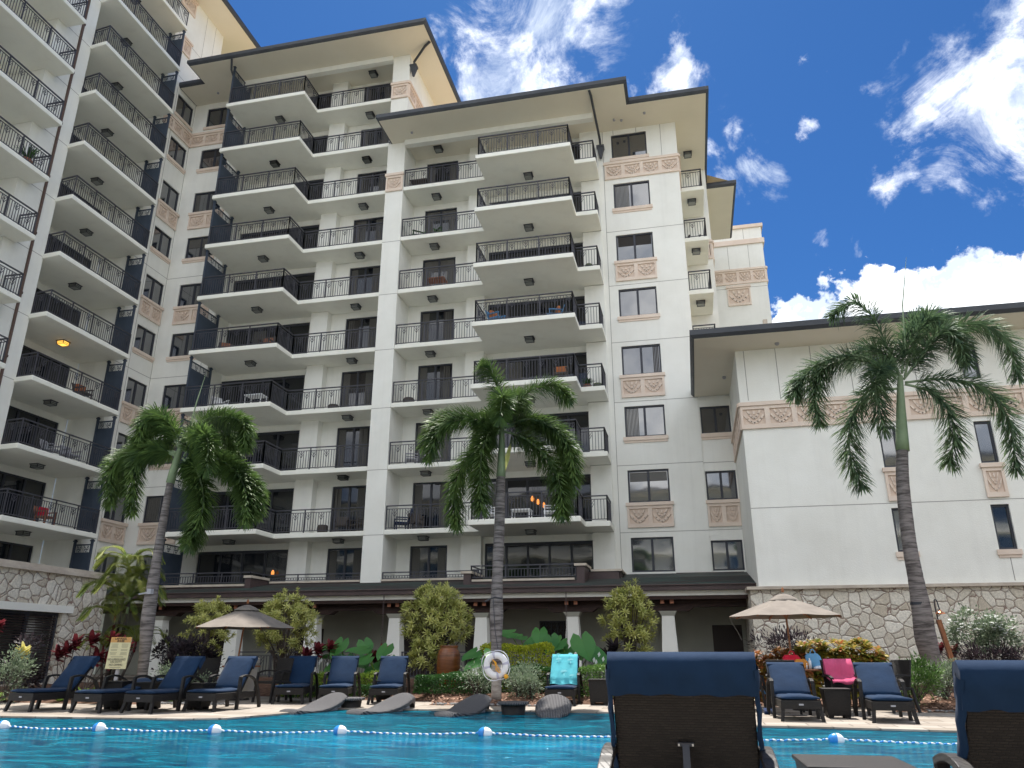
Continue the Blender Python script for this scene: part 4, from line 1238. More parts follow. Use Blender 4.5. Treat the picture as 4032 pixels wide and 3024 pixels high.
for y0, y1 in ((14.2, 17.9), (18.0, 21.58)):
    wv = window(S, PX(-19.62), y0, y1, .15, 2.19, leaves=3, rec=.03)
    sh = MB()
    for z_ in [.3 + i * .075 for i in range(24)]: sh.box(-19.64, -19.615, y0 + .1, y1 - .1, z_, z_ + .03)
    sh.build('shutter', 'door_dark', wv)
e_ = thing('wall_box', 'small white box fixed to the left stone wall', 'speaker', (-19.45, 18.1, 2.75))
b_ = MB(); b_.box(-.05, .08, -.14, .14, -.12, .2); b_.build('housing', 'white_plastic', e_, bevel=.02)
b_ = MB(); b_.box(.081, .09, -.11, .11, -.09, .17); b_.build('grille', 'cloth_white', e_)

# ------------------------------------------------------------------ the wing across the court, which the windows mirror
O = thing('apartment_building', 'wing across the court behind the viewer, mirrored in the windows', 'building', (0, -26, 0), absolute=True)
def PYb(y): return lambda u, z, d: (u, y - d, z)
wo = MB(); HO = [(u, u + 2.6, z + 1.0, z + 2.6) for u in range(-44, 40, 6) for z in (0, 3, 6, 9, 12, 15)]
wallh(wo, PYb(-26), -48, 44, 0, 19, HO, .2); wo.build('wall', 'stucco', O)
g_ = MB(); g_.add([(-48, -26.15, 0), (44, -26.15, 0), (44, -26.15, 18.9), (-48, -26.15, 18.9)], [(0, 1, 2, 3)]); g_.build('pane', 'glass', O)
for z_ in (3, 6, 9, 12, 15):
    b_ = MB(); b_.box(-47, 43, -25.99, -24.9, z_ - .1, z_ + .12); b_.build('balcony_slab', 'slab_white', O)
eaves(O, [(-49, -40), (45, -40), (45, -24.4), (-49, -24.4)], 19.0)

# ------------------------------------------------------------------ ground, pool, water
POOL = [(-24, 6.5), (15, 6.5), (15, 12.45), (3.3, 12.75), (1.67, 12.92), (.4, 12.95), (-.7, 13.3), (-1.2, 14.3), (-1.25, 15.22), (-3.6, 15.2), (-5.2, 15.1),
        (-6.9, 15.0), (-7.2, 14.4), (-7.25, 13.4), (-7.6, 12.35), (-8.2, 12.05), (-11.5, 11.8), (-24, 11.6)]


def holed(outer, hole, z, mb):
    vs = [Vector((*p, z)) for p in outer] + [Vector((*p, z)) for p in hole]
    tri = tessellate_polygon([[Vector((*p, 0)) for p in outer], [Vector((*p, 0)) for p in hole]])
    mb.add(vs, [tuple(t) for t in tri])


g = MB(); holed([(-400, -400), (400, -400), (400, 600), (-400, 600)], POOL, -.03, g); struct('ground', g, 'far_ground')
g = MB(); holed([(-24.5, -6), (17, -6), (17, 29.0), (-24.5, 29.0)], POOL, 0, g)
n = len(POOL)
g.add([Vector((*p, 0)) for p in POOL] + [Vector((*p, -.025)) for p in POOL], [(i, (i + 1) % n, (i + 1) % n + n, i + n) for i in range(n)])
struct('pool_deck', g, 'travertine')
g = MB(); g.add([Vector((*p, -.025)) for p in POOL] + [Vector((*p, -1.35)) for p in POOL], [(i, (i + 1) % n, (i + 1) % n + n, i + n) for i in range(n)])
struct('pool_wall', g, 'pool_tile')
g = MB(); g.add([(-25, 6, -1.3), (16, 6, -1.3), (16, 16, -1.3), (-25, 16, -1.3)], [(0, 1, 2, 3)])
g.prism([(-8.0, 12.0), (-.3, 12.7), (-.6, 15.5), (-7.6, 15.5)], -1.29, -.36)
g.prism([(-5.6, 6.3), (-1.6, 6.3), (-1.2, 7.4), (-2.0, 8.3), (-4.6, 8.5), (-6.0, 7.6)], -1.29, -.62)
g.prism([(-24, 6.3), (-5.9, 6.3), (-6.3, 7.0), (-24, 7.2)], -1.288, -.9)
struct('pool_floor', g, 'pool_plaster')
g = MB(); g.add([Vector((*p, -.035)) for p in POOL], [tuple(t) for t in tessellate_polygon([[Vector((*p, 0)) for p in POOL]])]); struct('water', g, 'pool_water')


def in_bed(x, y):
    """>0 inside a planting bed, in metres from its edge (roughly)"""
    b = []
    b.append(min(-11.3 - x if x > -15 else 99, y - 15.0, 28.6 - y, x + 19.3))           # left bed
    b.append(min(-8.0 - x + (0 if y < 18.6 else 99), 99) if False else min(y - 18.6, 28.6 - y, 1.8 - x, x + 19))
    e = 16.5 if -5.6 < x < -3.1 else 17.4
    b.append(min(y - e - .5 * max(0, -5.6 - x) * .4, 28.6 - y, -.8 - x, x + 8.1))
    b.append(min(y - 17.75, 27.6 - y, 3.7 - x, x - 1.2))
    b.append(min(y - 16.55, 27.7 - y, 16 - x, x - 3.55))
    return max(b)


g = MB(); NX, NY = 150, 64
idx = {}
for j in range(NY + 1):
    for i in range(NX + 1):
        x = -20 + 36.5 * i / NX; y = 14.6 + 14.2 * j / NY
        d = in_bed(x, y)
        z = -.05 if d < -.15 else min(.16, max(-.02, .02 + d * .12)) + random.uniform(-.012, .02)
        g.v.append((x, y, z))
for j in range(NY):
    for i in range(NX):
        a = j * (NX + 1) + i; g.f.append((a, a + 1, a + NX + 2, a + NX + 1)); g.mi.append(0)
so = g.build('planting_soil', 'soil', smooth=True); so['kind'] = 'structure'
# mulch and fallen leaves
g = MB()
for i in range(2600):
    x = random.uniform(-6, 6.5); y = random.uniform(16.4, 18.6)
    d = in_bed(x, y)
    if -.12 < d < 1.6:
        a = random.uniform(0, 2 * PI); r = random.uniform(.02, .05)
        z = min(.16, max(0, .02 + d * .12)) + .02
        p = Vector((x, y, z)); u = Vector((math.cos(a), math.sin(a), random.uniform(-.2, .5))).normalized() * r; v = Vector((-math.sin(a), math.cos(a), random.uniform(-.2, .4))) * r * .6
        g.add([p - u - v * .3, p - v, p + u, p + v], [(0, 1, 2, 3)])
tag(g.build('mulch_leaves', 'dry_leaf'), 'brown bark mulch and fallen leaves along the bed edge', 'mulch', kind='stuff')
g = MB()
for (xa, xb, y0) in ((-11.6, -9.3, 15.35), (3.7, 4.6, 16.62), (-5.4, -3.2, 16.5)):
    for i in range(int((xb - xa) * 70)):
        x = random.uniform(xa, xb); y = y0 + random.gauss(0, .09); r = random.uniform(.02, .045)
        g.lathe([(r * .5, 0), (r, r * .4), (r * .6, r * .9)], 6, (x, y, .005))
tag(g.build('edge_pebbles', 'rock_grey'), 'small grey and brown pebbles edging the planting beds', 'pebbles', kind='stuff')

# ------------------------------------------------------------------ loungers
def arc(p0, p1, p2, n=8):
    return [tuple((1 - t) ** 2 * a + 2 * t * (1 - t) * b + t * t * c for a, b, c in zip(p0, p1, p2)) for t in [i / n for i in range(n + 1)]]


def soft(t, x0, x1, pts, th, nx=10, wr=.006, bulge=.012):
    """cushion swept along pts (y,z), thickness th, rounded rim and small wrinkles"""
    P = [Vector((0, *p)) for p in pts]
    n = len(P); rows = []
    for i, p in enumerate(P):
        d = (P[min(i + 1, n - 1)] - P[max(i - 1, 0)]).normalized(); nrm = Vector((0, -d.z, d.y))
        if nrm.z < 0 and abs(d.z) < .2: nrm = -nrm
        endk = min(1, min(i, n - 1 - i) / 1.5 + .35)
        row = []
        for j in range(nx + 1):
            u = j / nx; e = min(1, (.25 + 5 * min(u, 1 - u)))
            hh = th * .5 * math.sqrt(e) * endk
            wv = wr * math.sin(i * 1.7 + j * .9) * math.cos(j * 1.3 + i * .6) + random.uniform(-wr, wr) * .4
            row.append((p + Vector((x0 + (x1 - x0) * u, 0, 0)) + nrm * (hh + wv + bulge * math.sin(PI * u)), p + Vector((x0 + (x1 - x0) * u, 0, 0)) - nrm * hh))
        rows.append(row)
    o = len(t.v)
    for row in rows:
        for a, b in row: t.v.append(a); t.v.append(b)
    W_ = 2 * (nx + 1)
    def f(*q): t.f.append(tuple(o + k for k in q)); t.mi.append(t.m)
    for i in range(n - 1):
        for j in range(nx):
            a = i * W_ + 2 * j
            f(a, a + 2, a + W_ + 2, a + W_); f(a + 1, a + W_ + 1, a + W_ + 3, a + 3)
        f(i * W_, i * W_ + W_, i * W_ + W_ + 1, i * W_ + 1); f(i * W_ + 2 * nx, i * W_ + 2 * nx + 1, i * W_ + W_ + 2 * nx + 1, i * W_ + W_ + 2 * nx)
    for i in (0, n - 1):
        for j in range(nx):
            a = i * W_ + 2 * j; f(a, a + 1, a + 3, a + 2)


def make_lounger(label, ang=52, back_len=.74, flap=.2, w_=.61, detail=False):
    """foot end at local y=0, head towards +y"""
    t = thing('sun_lounger', label, 'sun lounger'); hw = w_ / 2; zf = .31
    f = MB()
    f.box(-hw, hw, 0, .035, zf - .13, zf); f.box(-hw, -hw + .04, .036, 1.32, zf - .12, zf); f.box(hw - .04, hw, .036, 1.32, zf - .12, zf)
    f.box(-hw + .041, hw - .041, .036, .86, zf - .03, zf - .004); f.box(-hw + .041, hw - .041, 1.28, 1.32, zf - .1, zf - .02)
    f.build('frame', 'wicker', t, bevel=.008)
    for s in (-1, 1):
        l_ = MB(); l_.path([(s * (hw - .03), .05, zf - .02), (s * (hw - .02), .03, .15), (s * (hw + .005), -.01, 0)], [.06, .055, .05], .05, up=(1, 0, 0)); l_.build('leg', 'wicker', t)
        l_ = MB(); l_.path([(s * (hw + .02), .74, .57), (s * (hw + .03), .71, .35), (s * (hw + .04), .66, 0)], .05, .06); l_.build('leg', 'wicker', t)
        l_ = MB(); l_.path([(s * (hw + .03), 1.26, .50), (s * (hw + .035), 1.36, .34), (s * (hw + .04), 1.43, .16), (s * (hw + .045), 1.47, 0)], .05, .06); l_.build('leg', 'wicker', t)
        a_ = MB(); a_.path(arc((s * (hw + .02), .72, .56), (s * (hw + .02), 1.0, .66), (s * (hw + .03), 1.27, .49), 10), .06, .035, up=(1, 0, 0)); a_.build('armrest', 'wicker', t, bevel=.006)
    b = MB(); ca, sa = math.cos(R(ang)), math.sin(R(ang)); y0, z0 = .84, zf + .01
    def Q(l, off): return (y0 + ca * l - sa * off, z0 + sa * l + ca * off)
    q = [(Q(0, -.03), Q(back_len, -.03), Q(back_len, 0), Q(0, 0))][0]
    b.hexa([(-hw + .004, *q[0]), (hw - .004, *q[0]), (hw - .004, *q[3]), (-hw + .004, *q[3])], [(-hw + .015, *q[1]), (hw - .015, *q[1]), (hw - .015, *q[2]), (-hw + .015, *q[2])])
    bk = b.build('backrest', 'wicker', t, bevel=.008)
    if ang > 20:
        p_ = MB(); m1 = Q(back_len * .5, -.045); p_.bar((0, m1[0], m1[1]), (0, 1.24, .16), .03, .022); p_.bar((-.035, *Q(back_len * .5, -.04)), (.035, *Q(back_len * .5, -.04)), .03, .015)
        p_.path(arc((-.2, 1.28, .22), (0, 1.35, .08), (.2, 1.28, .22), 8), .018, .018, up=(0, 1, 0)); p_.build('prop', 'frame_metal', t)
        if detail:
            p_ = MB()
            for s in (-1, 1): p_.lathe([(.005, 0), (.005, .01)], 8, (s * .03, *[c + (.0 if k else .0) for k, c in enumerate(Q(back_len * .5, -.055))]))
            p_.build('bolt', 'steel', bk)
    c = MB()
    seat = [(-.0, zf + .03), (.05, zf + .034), (.2, zf + .03), (.4, zf + .026), (.6, zf + .026), (.78, zf + .03), (.83, zf + .035)]
    soft(c, -hw + .01, hw - .01, seat, .055)
    c.build('seat_cushion', 'navy', t, smooth=True)
    c = MB(); ls = [.02, .08, .2, .35, .5, .62, back_len - .04, back_len + .005]
    pts = [Q(l, .035) for l in ls]
    soft(c, -hw + .01, hw - .01, pts, .055)
    bc = c.build('back_cushion', 'navy', t, smooth=True)
    if flap:
        c = MB()
        pr = [Q(back_len - .05, .066), Q(back_len + .01, .06), Q(back_len + .04, .02), Q(back_len + .02, -.045), Q(back_len - .05, -.052), Q(back_len - flap * .5, -.055), Q(back_len - flap, -.06)]
        nx = 24; rows = []
        for i, (yy, zz) in enumerate(pr):
            for j in range(nx + 1):
                u = j / nx; k = random.uniform(-1, 1) * .002 + .005 * math.sin(j * 1.1 + i * .8) * (i > 3)
                edge = .02 * (1 if j in (0, nx) else 0)
                rows.append((-hw - .004 + (w_ + .008) * u, yy + k - edge * (i > 2) * .8, zz + (k if i == 6 else 0)))
        c.add(rows, [(i * (nx + 1) + j, i * (nx + 1) + j + 1, (i + 1) * (nx + 1) + j + 1, (i + 1) * (nx + 1) + j) for i in range(len(pr) - 1) for j in range(nx)])
        # side gussets
        for j in (0, nx):
            c.add([rows[i * (nx + 1) + j] for i in (1, 2, 3, 4, 5, 6)] + [(rows[j][0], *Q(back_len - flap, .05))], [(0, 1, 2, 3, 4, 5, 6)])
        c.build('cushion_hood', 'navy', bc, smooth=True)
    if detail:
        # the cushion wraps round the sides of the backrest
        for s in (-1, 1):
            c = MB(); nl = 14; v_ = []
            for i in range(nl + 1):
                l = back_len * (1 - i / nl) * .98 + .0
                wob = .006 * math.sin(i * 1.9)
                for off, xx in ((.05, hw - .001), (.0, hw + .014 + wob), (-.035, hw + .01), (-.042, hw - .008 + wob)):
                    v_.append((s * xx, *Q(l, off)))
            c.add(v_, [(i * 4 + j, i * 4 + j + 1, i * 4 + 5 + j, i * 4 + 4 + j) for i in range(nl) for j in range(3)])
            c.build('side_cover', 'navy', bc, smooth=True)
    g_ = MB(); g_.box(-.035, .035, -.006, -.001, zf - .075, zf - .05); g_.build('name_tag', 'grey_plastic', t)
    return t


LGG = 'navy sun loungers around the pool'
LG = make_lounger('navy sun lounger farthest left, back half raised, at the edge of the photo')
LG['group'] = LGG
LG.location = (-12.05, 12.72, 0); LG.rotation_euler = (0, 0, R(-8))
flat = make_lounger('lounger lying almost flat, second from the left by the pool', ang=12, back_len=.78, flap=0)
flat['group'] = LGG; flat.location = (-10.66, 12.75, 0); flat.rotation_euler = (0, 0, R(-3))
copy_thing(LG, 'third navy lounger from the left, just right of the flat one', (-9.7, 12.85, 0), R(-3), LGG)
copy_thing(LG, 'lounger in front of the left parasol, fourth along and nearest the water steps', (-8.86, 13.45, 0), R(0), LGG)
copy_thing(LG, 'lounger just left of the big-leaved plants, first of the trio behind the pool recess', (-8.42, 15.9, 0), R(16), LGG)
copy_thing(LG, 'middle lounger of the trio behind the wicker pool seats', (-7.5, 16.1, 0), R(15), LGG)
copy_thing(LG, 'lounger beside the dark clipped hedge, last of the trio, right arm clear', (-6.42, 16.2, 0), R(12), LGG)
copy_thing(LG, 'lounger with a turquoise towel over its back', (-2.79, 16.68, 0), R(3), LGG)
lr1 = make_lounger('smaller looking lounger left of the pink towel, facing the pool under the right parasol', ang=42); lr1['group'] = LGG
lr1.location = (1.55, 13.79, 0); lr1.rotation_euler = (0, 0, R(2))
copy_thing(lr1, 'lounger right of the pink towel with its back to the green shrub', (2.89, 13.77, 0), R(-2), LGG)
near1 = make_lounger('large lounger seen from behind in the foreground, left one', ang=66, back_len=.705, flap=.12, w_=.63, detail=True); near1['group'] = LGG
near1.location = (-.075, 4.80, 0); near1.rotation_euler = (0, 0, R(180))
near2 = make_lounger('large lounger seen from behind, cut off by the right edge of the photo', ang=65, back_len=.677, flap=.13, w_=.63, detail=True); near2['group'] = LGG
near2.location = (1.33, 4.72, 0); near2.rotation_euler = (0, 0, R(180))


def box_table(label, loc, rz=0, sz=.40, h=.45, flare=.05):
    t = thing('side_table', label, 'side table', loc, rz, 'wicker side tables beside the loungers')
    b = MB(); b.frustum(0, 0, .05, h - .025, sz - flare * 2, sz - flare * 2, sz, sz)
    for sx in (-1, 1):
        for sy in (-1, 1): b.frustum(sx * (sz / 2 - flare - .05), sy * (sz / 2 - flare - .05), 0, .049, .08, .08, .09, .09)
    b.build('base', 'wicker', t, bevel=.006)
    b = MB(); b.box(-sz / 2 - .012, sz / 2 + .012, -sz / 2 - .012, sz / 2 + .012, h - .024, h); b.build('table_top', 'wicker', t, bevel=.008)
    return t


box_table('box-shaped wicker table between the far-left lounger and the flat one', (-10.85, 13.75, 0), R(5), h=.5)
box_table('box-shaped wicker table half hidden under the flat lounger', (-10.25, 13.9, 0), R(5), h=.48)
box_table('wicker box table left of the lounger in front of the left parasol', (-9.25, 14.0, 0), R(0), h=.47)
box_table('box table between the first two loungers of the trio', (-7.85, 17.1, 0), R(15), h=.44)
box_table('box table between the last two loungers of the trio', (-6.8, 17.2, 0), R(15), h=.44)
box_table('box table at the right hand of the towelled lounger', (-2.05, 17.3, 0), R(3), h=.5, flare=.015)
box_table('box table flaring upwards between the two right loungers', (2.22, 14.75, 0), R(0), sz=.42, h=.46, flare=.03)
box_table('woven table top between the two foreground loungers', (.77, 4.84, 0), R(2), sz=.52, h=.46)


def wicker_chair(label, loc, rz):
    t = thing('armchair', label, 'chair', loc, rz, 'wicker dining armchairs')
    b = MB(); b.box(-.26, .26, -.22, .24, .38, .43); b.build('seat', 'wicker', t, bevel=.01)
    b = MB(); b.hexa([(-.24, .2, .43), (.24, .2, .43), (.24, .235, .43), (-.24, .235, .43)], [(-.25, .3, .9), (.25, .3, .9), (.25, .33, .9), (-.25, .33, .9)]); b.build('backrest', 'wicker', t, bevel=.01)
    for s in (-1, 1):
        b = MB(); b.path([(s * .26, -.2, .6), (s * .27, -.24, .3), (s * .28, -.27, 0)], .04, .045); b.build('leg', 'wicker', t)
        b = MB(); b.path([(s * .25, .24, .42), (s * .26, .27, .2), (s * .27, .32, 0)], .04, .045); b.build('leg', 'wicker', t)
        b = MB(); b.path(arc((s * .26, -.22, .59), (s * .27, .0, .68), (s * .25, .25, .62)), .05, .03); b.build('armrest', 'wicker', t)
    return t


wicker_chair('wicker armchair right of the left parasol pole', (-9.1, 16.45, 0), R(-20))
wicker_chair('wicker armchair left of the left parasol pole, mostly behind loungers', (-10.9, 16.6, 0), R(25))
wicker_chair('wicker armchair with a pink towel thrown over it', (2.5, 15.6, 0), R(12))
wicker_chair('wicker armchair left of the smaller right lounger, seen side on', (.95, 16.2, 0), R(80))
wicker_chair('wicker armchair with its back to us behind the smaller right lounger', (1.5, 15.7, 0), R(170))
wicker_chair('wicker armchair peeping out behind the back of the rightmost far lounger', (3.45, 16.4, 0), R(-60))


def round_table(label, loc):
    t = thing('round_table', label, 'table', loc, 0, 'round teak tables under the parasols')
    b = MB(); b.lathe([(.42, .70), (.43, .715), (.42, .735)], 28); b.build('table_top', 'teak', t)
    b = MB(); b.lathe([(.26, 0), (.24, .05), (.05, .09), (.045, .699)], 20); b.build('pedestal', 'wicker', t)


round_table('round teak table at the foot of the left parasol', (-10.25, 17.0, 0))
round_table('round teak table with beach bags at the foot of the right parasol', (1.95, 16.55, 0))


def parasol(label, loc, zt, r_, tilt=(0, 0), tie=None, drop=.52):
    t = thing('parasol', label, 'parasol', loc, 0, 'taupe market parasols'); n_ = 8
    ap = Vector((tilt[0], tilt[1], zt)); rim = zt - drop
    c = MB(); vs = []
    K_ = 6
    for i in range(n_):
        a0, a1 = 2 * PI * i / n_ + .2, 2 * PI * (i + 1) / n_ + .2
        for k in range(K_ + 1):
            f = .16 + .84 * k / K_
            z = zt - .05 - (zt - .05 - rim) * (f ** 1.08)
            for j in range(5):
                u = j / 4; a = a0 + (a1 - a0) * u
                ch = math.cos((a1 - a0) / 2) / math.cos(a - (a0 + a1) / 2)
                sag = .012 * math.sin(PI * u) * f
                vs.append((ap.x + math.cos(a) * r_ * f * ch, ap.y + math.sin(a) * r_ * f * ch, z - sag + (ap.x * 0)))
        o = i * (K_ + 1) * 5
        c.f += [tuple(o + q for q in (k * 5 + j, k * 5 + j + 1, k * 5 + j + 6, k * 5 + j + 5)) for k in range(K_) for j in range(4)]
    c.v = vs; c.mi = [0] * len(c.f)
    # hanging hem
    cn = c.build('canopy', 'taupe', t)
    v = MB(); v.lathe([(.03, zt + .0), (.08, zt - .01), (r_ * .16, zt - .05), (r_ * .24, zt - .105), (r_ * .26, zt - .13), (r_ * .25, zt - .12)], 8, (ap.x, ap.y, 0)); v.build('vent', 'taupe', cn)
    p = MB(); p.tube([(0, 0, .0), (ap.x, ap.y, zt - .02)], .02, 10); p.lathe([(.02, zt + .03), (.03, zt + .06), (.026, zt + .1), (.008, zt + .13)], 10, (ap.x, ap.y, 0)); p.build('pole', 'teak', t)
    hb = MB(); hb.lathe([(.035, zt - .46), (.05, zt - .42), (.035, zt - .36)], 12, (ap.x * .85, ap.y * .85, 0)); hb.build('hub', 'teak', t)
    for i in range(n_):
        a = 2 * PI * i / n_ + .2; rb = MB(); d = Vector((math.cos(a), math.sin(a), 0))
        rb.bar(ap + Vector((0, 0, -.09)), ap + d * r_ * .985 + Vector((0, 0, rim - zt - .012)), .022, .02); rb.bar(Vector((ap.x * .85, ap.y * .85, zt - .42)) + d * .03, ap + d * r_ * .5 + Vector((0, 0, -.30)), .018, .018)
        rb.build('rib', 'teak', t)
    b = MB(); b.lathe([(.27, 0), (.27, .05), (.05, .08), (.04, .3)], 18); b.build('base', 'grey_plastic', t)
    if tie:
        b = MB(); a = tie; p0 = ap + Vector((math.cos(a) * r_ * .96, math.sin(a) * r_ * .96, rim - zt)); b.path([p0, p0 + Vector((.04, 0, -.12)), p0 + Vector((.14, 0, -.3)), p0 + Vector((.2, 0, -.45))], .035, .006, up=(0, 1, 0)); b.build('strap', 'taupe', cn)
    return t


parasol('open taupe parasol over the left table, pole leaning slightly', (-10.42, 17.0, 0), 2.08, 1.17, (.16, 0))
parasol('open taupe parasol on the right with a strap hanging from its rim', (1.84, 16.9, 0), 2.15, 1.13, (-.05, 0), tie=PI, drop=.44)

# ------------------------------------------------------------------ seats and tables standing in the water
def water_seat(label, loc, rz):
    t = thing('water_lounger', label, 'water lounger', loc, rz, 'grey woven in-water loungers')
    prof = [(0, -.14, .10), (.03, -.07, .17), (.10, -.02, .22), (.22, -.03, .25), (.45, -.045, .28), (.7, -.035, .31), (.9, .0, .33), (1.1, .07, .335), (1.25, .13, .32), (1.38, .18, .29), (1.48, .205, .25), (1.57, .19, .20), (1.64, .14, .15), (1.70, .05, .1), (1.72, -.12, .08)]
    c = MB(); nx = 18; P_ = [Vector(q) for q in prof]; sm = []
    for i in range(len(P_) - 1):
        a_, b_, c_, d_ = P_[max(i - 1, 0)], P_[i], P_[i + 1], P_[min(i + 2, len(P_) - 1)]
        for k in range(4):
            u = k / 4; sm.append(tuple(.5 * ((2 * b_) + (c_ - a_) * u + (2 * a_ - 5 * b_ + 4 * c_ - d_) * u * u + (3 * b_ - a_ - 3 * c_ + d_) * u ** 3)))
    prof = sm + [prof[-1]]
    for y, z, hw in prof:
        for j in range(nx + 1):
            u = -1 + 2 * j / nx
            c.v.append((u * hw, y, z + .02 - (.03 + .25 * max(z, 0)) * abs(u) ** 2.4))
    for i in range(len(prof) - 1):
        for j in range(nx): c.f.append((i * (nx + 1) + j, i * (nx + 1) + j + 1, (i + 1) * (nx + 1) + j + 1, (i + 1) * (nx + 1) + j))
    o = len(c.v)
    c.mi = [0] * len(c.f)
    # rolled skirt
    for s in (0, nx):
        for i, (y, z, hw) in enumerate(prof):
            a = c.v[i * (nx + 1) + s]; c.v.append((a[0] * .80, a[1], min(a[2] - .075, -.02) if a[2] < .06 else a[2] - .10)); 
    for k, s in enumerate((0, nx)):
        for i in range(len(prof) - 1):
            a, b = i * (nx + 1) + s, (i + 1) * (nx + 1) + s; q = o + k * len(prof) + i
            c.f.append((a, b, q + 1, q)); c.mi.append(0)
    c.build('shell', 'wicker_grey', t, smooth=True)
    f = MB(); f.box(-.16, .16, .95, 1.45, -.36, -.0); f.build('foot', 'grey_plastic', t)
    return t


water_seat('leftmost woven lounger standing in the pool, only its ridge and foot showing', (-7.3, 13.75, .05), R(-12))
water_seat('second woven pool lounger from the left, seen side on', (-6.1, 13.95, .05), R(-18))
water_seat('third woven pool lounger, in front of the life ring', (-4.38, 13.85, .05), R(-11))
water_seat('rightmost woven pool lounger, humped and seen from its foot', (-2.52, 14.1, .05), R(7))
for x_, y_, lb in ((-6.75, 15.3, 'round woven table in the water between the first two pool loungers'), (-3.32, 14.75, 'round woven table in the water right of the palm foot')):
    t = thing('water_table', lb, 'water table', (x_, y_, 0), 0, 'grey woven in-water tables')
    b = MB(); b.lathe([(.27, .13), (.29, .15), (.285, .175), (.2, .18)], 26); b.build('table_top', 'wicker_grey', t, smooth=True)
    b = MB(); b.lathe([(.2, -.36), (.2, -.1), (.23, .129)], 22); b.build('base', 'wicker', t, smooth=True)

# ------------------------------------------------------------------ lane rope
t = thing('lane_rope', 'blue and white twisted lane rope with round floats stretched across the pool', 'lane rope', (-4, 10.6, -.035))
FLT = [(-12.0, 10.25), (-9.96, 10.3), (-8.36, 10.33), (-6.58, 10.42), (-4.85, 10.72), (-2.85, 10.93), (-.6, 11.05), (1.62, 11.14), (4.2, 11.25), (6.5, 11.3)]
rp = MB()
for (a, b) in zip(FLT, FLT[1:]):
    L_ = math.hypot(b[0] - a[0], b[1] - a[1]); n_ = int(L_ / .045)
    for k in range(n_):
        u0, u1 = k / n_, (k + 1) / n_
        def PT(u): return (a[0] + (b[0] - a[0]) * u + 4, a[1] + (b[1] - a[1]) * u - 10.6, .035 - .03 * math.sin(PI * u) + .004 * math.sin(u * 60))
        rp.m = k % 2
        p, q = Vector(PT(u0)), Vector(PT(u1 + .3 / n_)); off = Vector((0, 0, .012)) * (1 if k % 2 else -1)
        rp.tube([p - off * .6, (p + q) / 2, q + off * .6], [.007, .013, .007], 6)
rp.build('rope', ['white_plastic', 'blue_plastic'], t, smooth=True)
for x_, y_ in FLT:
    for half, mt_ in ((0, 'blue_plastic'), (1, 'white_plastic')):
        b = MB(); nA, nB = 8, 16; vs = []
        for i in range(nA + 1):
            f = i / nA * PI / 2
            for k in range(nB):
                a = 2 * PI * k / nB; xx = math.sin(f) * .098 * (1 if half else -1); rr = .076 * math.cos(f) + .0
                vs.append((xx, rr * math.cos(a), rr * math.sin(a)))
        b.add(vs, [(i * nB + k, i * nB + (k + 1) % nB, (i + 1) * nB + (k + 1) % nB, (i + 1) * nB + k) for i in range(nA) for k in range(nB)])
        o = b.build('float', mt_, t, smooth=True); o.location = (x_ + 4, y_ - 10.6, .03); o.rotation_euler = (0, .06, R(random.uniform(-6, 6)))

# ------------------------------------------------------------------ life ring, towels, bags, sign
t = thing('life_ring', 'white life ring with rope and yellow line hung on the middle palm', 'life ring', (-4.17, 16.86, .765)); t.rotation_euler = (R(4), R(-28), 0)
def torus(mb, Rr, r, n=40, m_=12, a0=0, a1=2 * PI, flat_=1.0):
    vs = []
    for i in range(n + 1):
        a = a0 + (a1 - a0) * i / n
        for k in range(m_):
            b = 2 * PI * k / m_; rr = Rr + r * math.cos(b); vs.append((rr * math.cos(a), r * flat_ * math.sin(b), rr * math.sin(a)))
    mb.add(vs, [(i * m_ + k, i * m_ + (k + 1) % m_, (i + 1) * m_ + (k + 1) % m_, (i + 1) * m_ + k) for i in range(n) for k in range(m_)])
b = MB(); torus(b, .205, .07, flat_=.7); b.build('ring', 'white_plastic', t, smooth=True)
for k in range(4):
    b = MB(); a = PI / 4 + k * PI / 2 + .5; torus(b, .205, .073, 3, 12, a - .11, a + .11, .74); b.build('band', 'band_lilac', t, smooth=True)
b = MB()
for k in range(4):
    a = PI / 4 + k * PI / 2 + .5
    b.tube([((.285 + .035 * math.sin(PI * u)) * math.cos(a + u * PI / 2), -.02 - .02 * math.sin(PI * u), (.285 + .035 * math.sin(PI * u)) * math.sin(a + u * PI / 2)) for u in [i / 8 for i in range(9)]], .009, 5)
b.build('grab_rope', 'cloth_white', t)
b = MB()
for k in range(7):
    x0 = random.uniform(-.05, .05); x1 = random.uniform(-.06, .06)
    b.tube([(0, -.05, .14), (x0, -.07, .05), (x1, -.08, -.08), ((x0 + x1) / 2, -.06, -.17)], .0045, 5)
b.build('throw_line', 'yellow_plastic', t)
b = MB(); b.lathe([(.02, -.34), (.045, -.33), (.05, -.28), (.02, -.25)], 10, (.1, -.07, 0)); b.build('line_float', 'yellow_plastic', t, smooth=True)


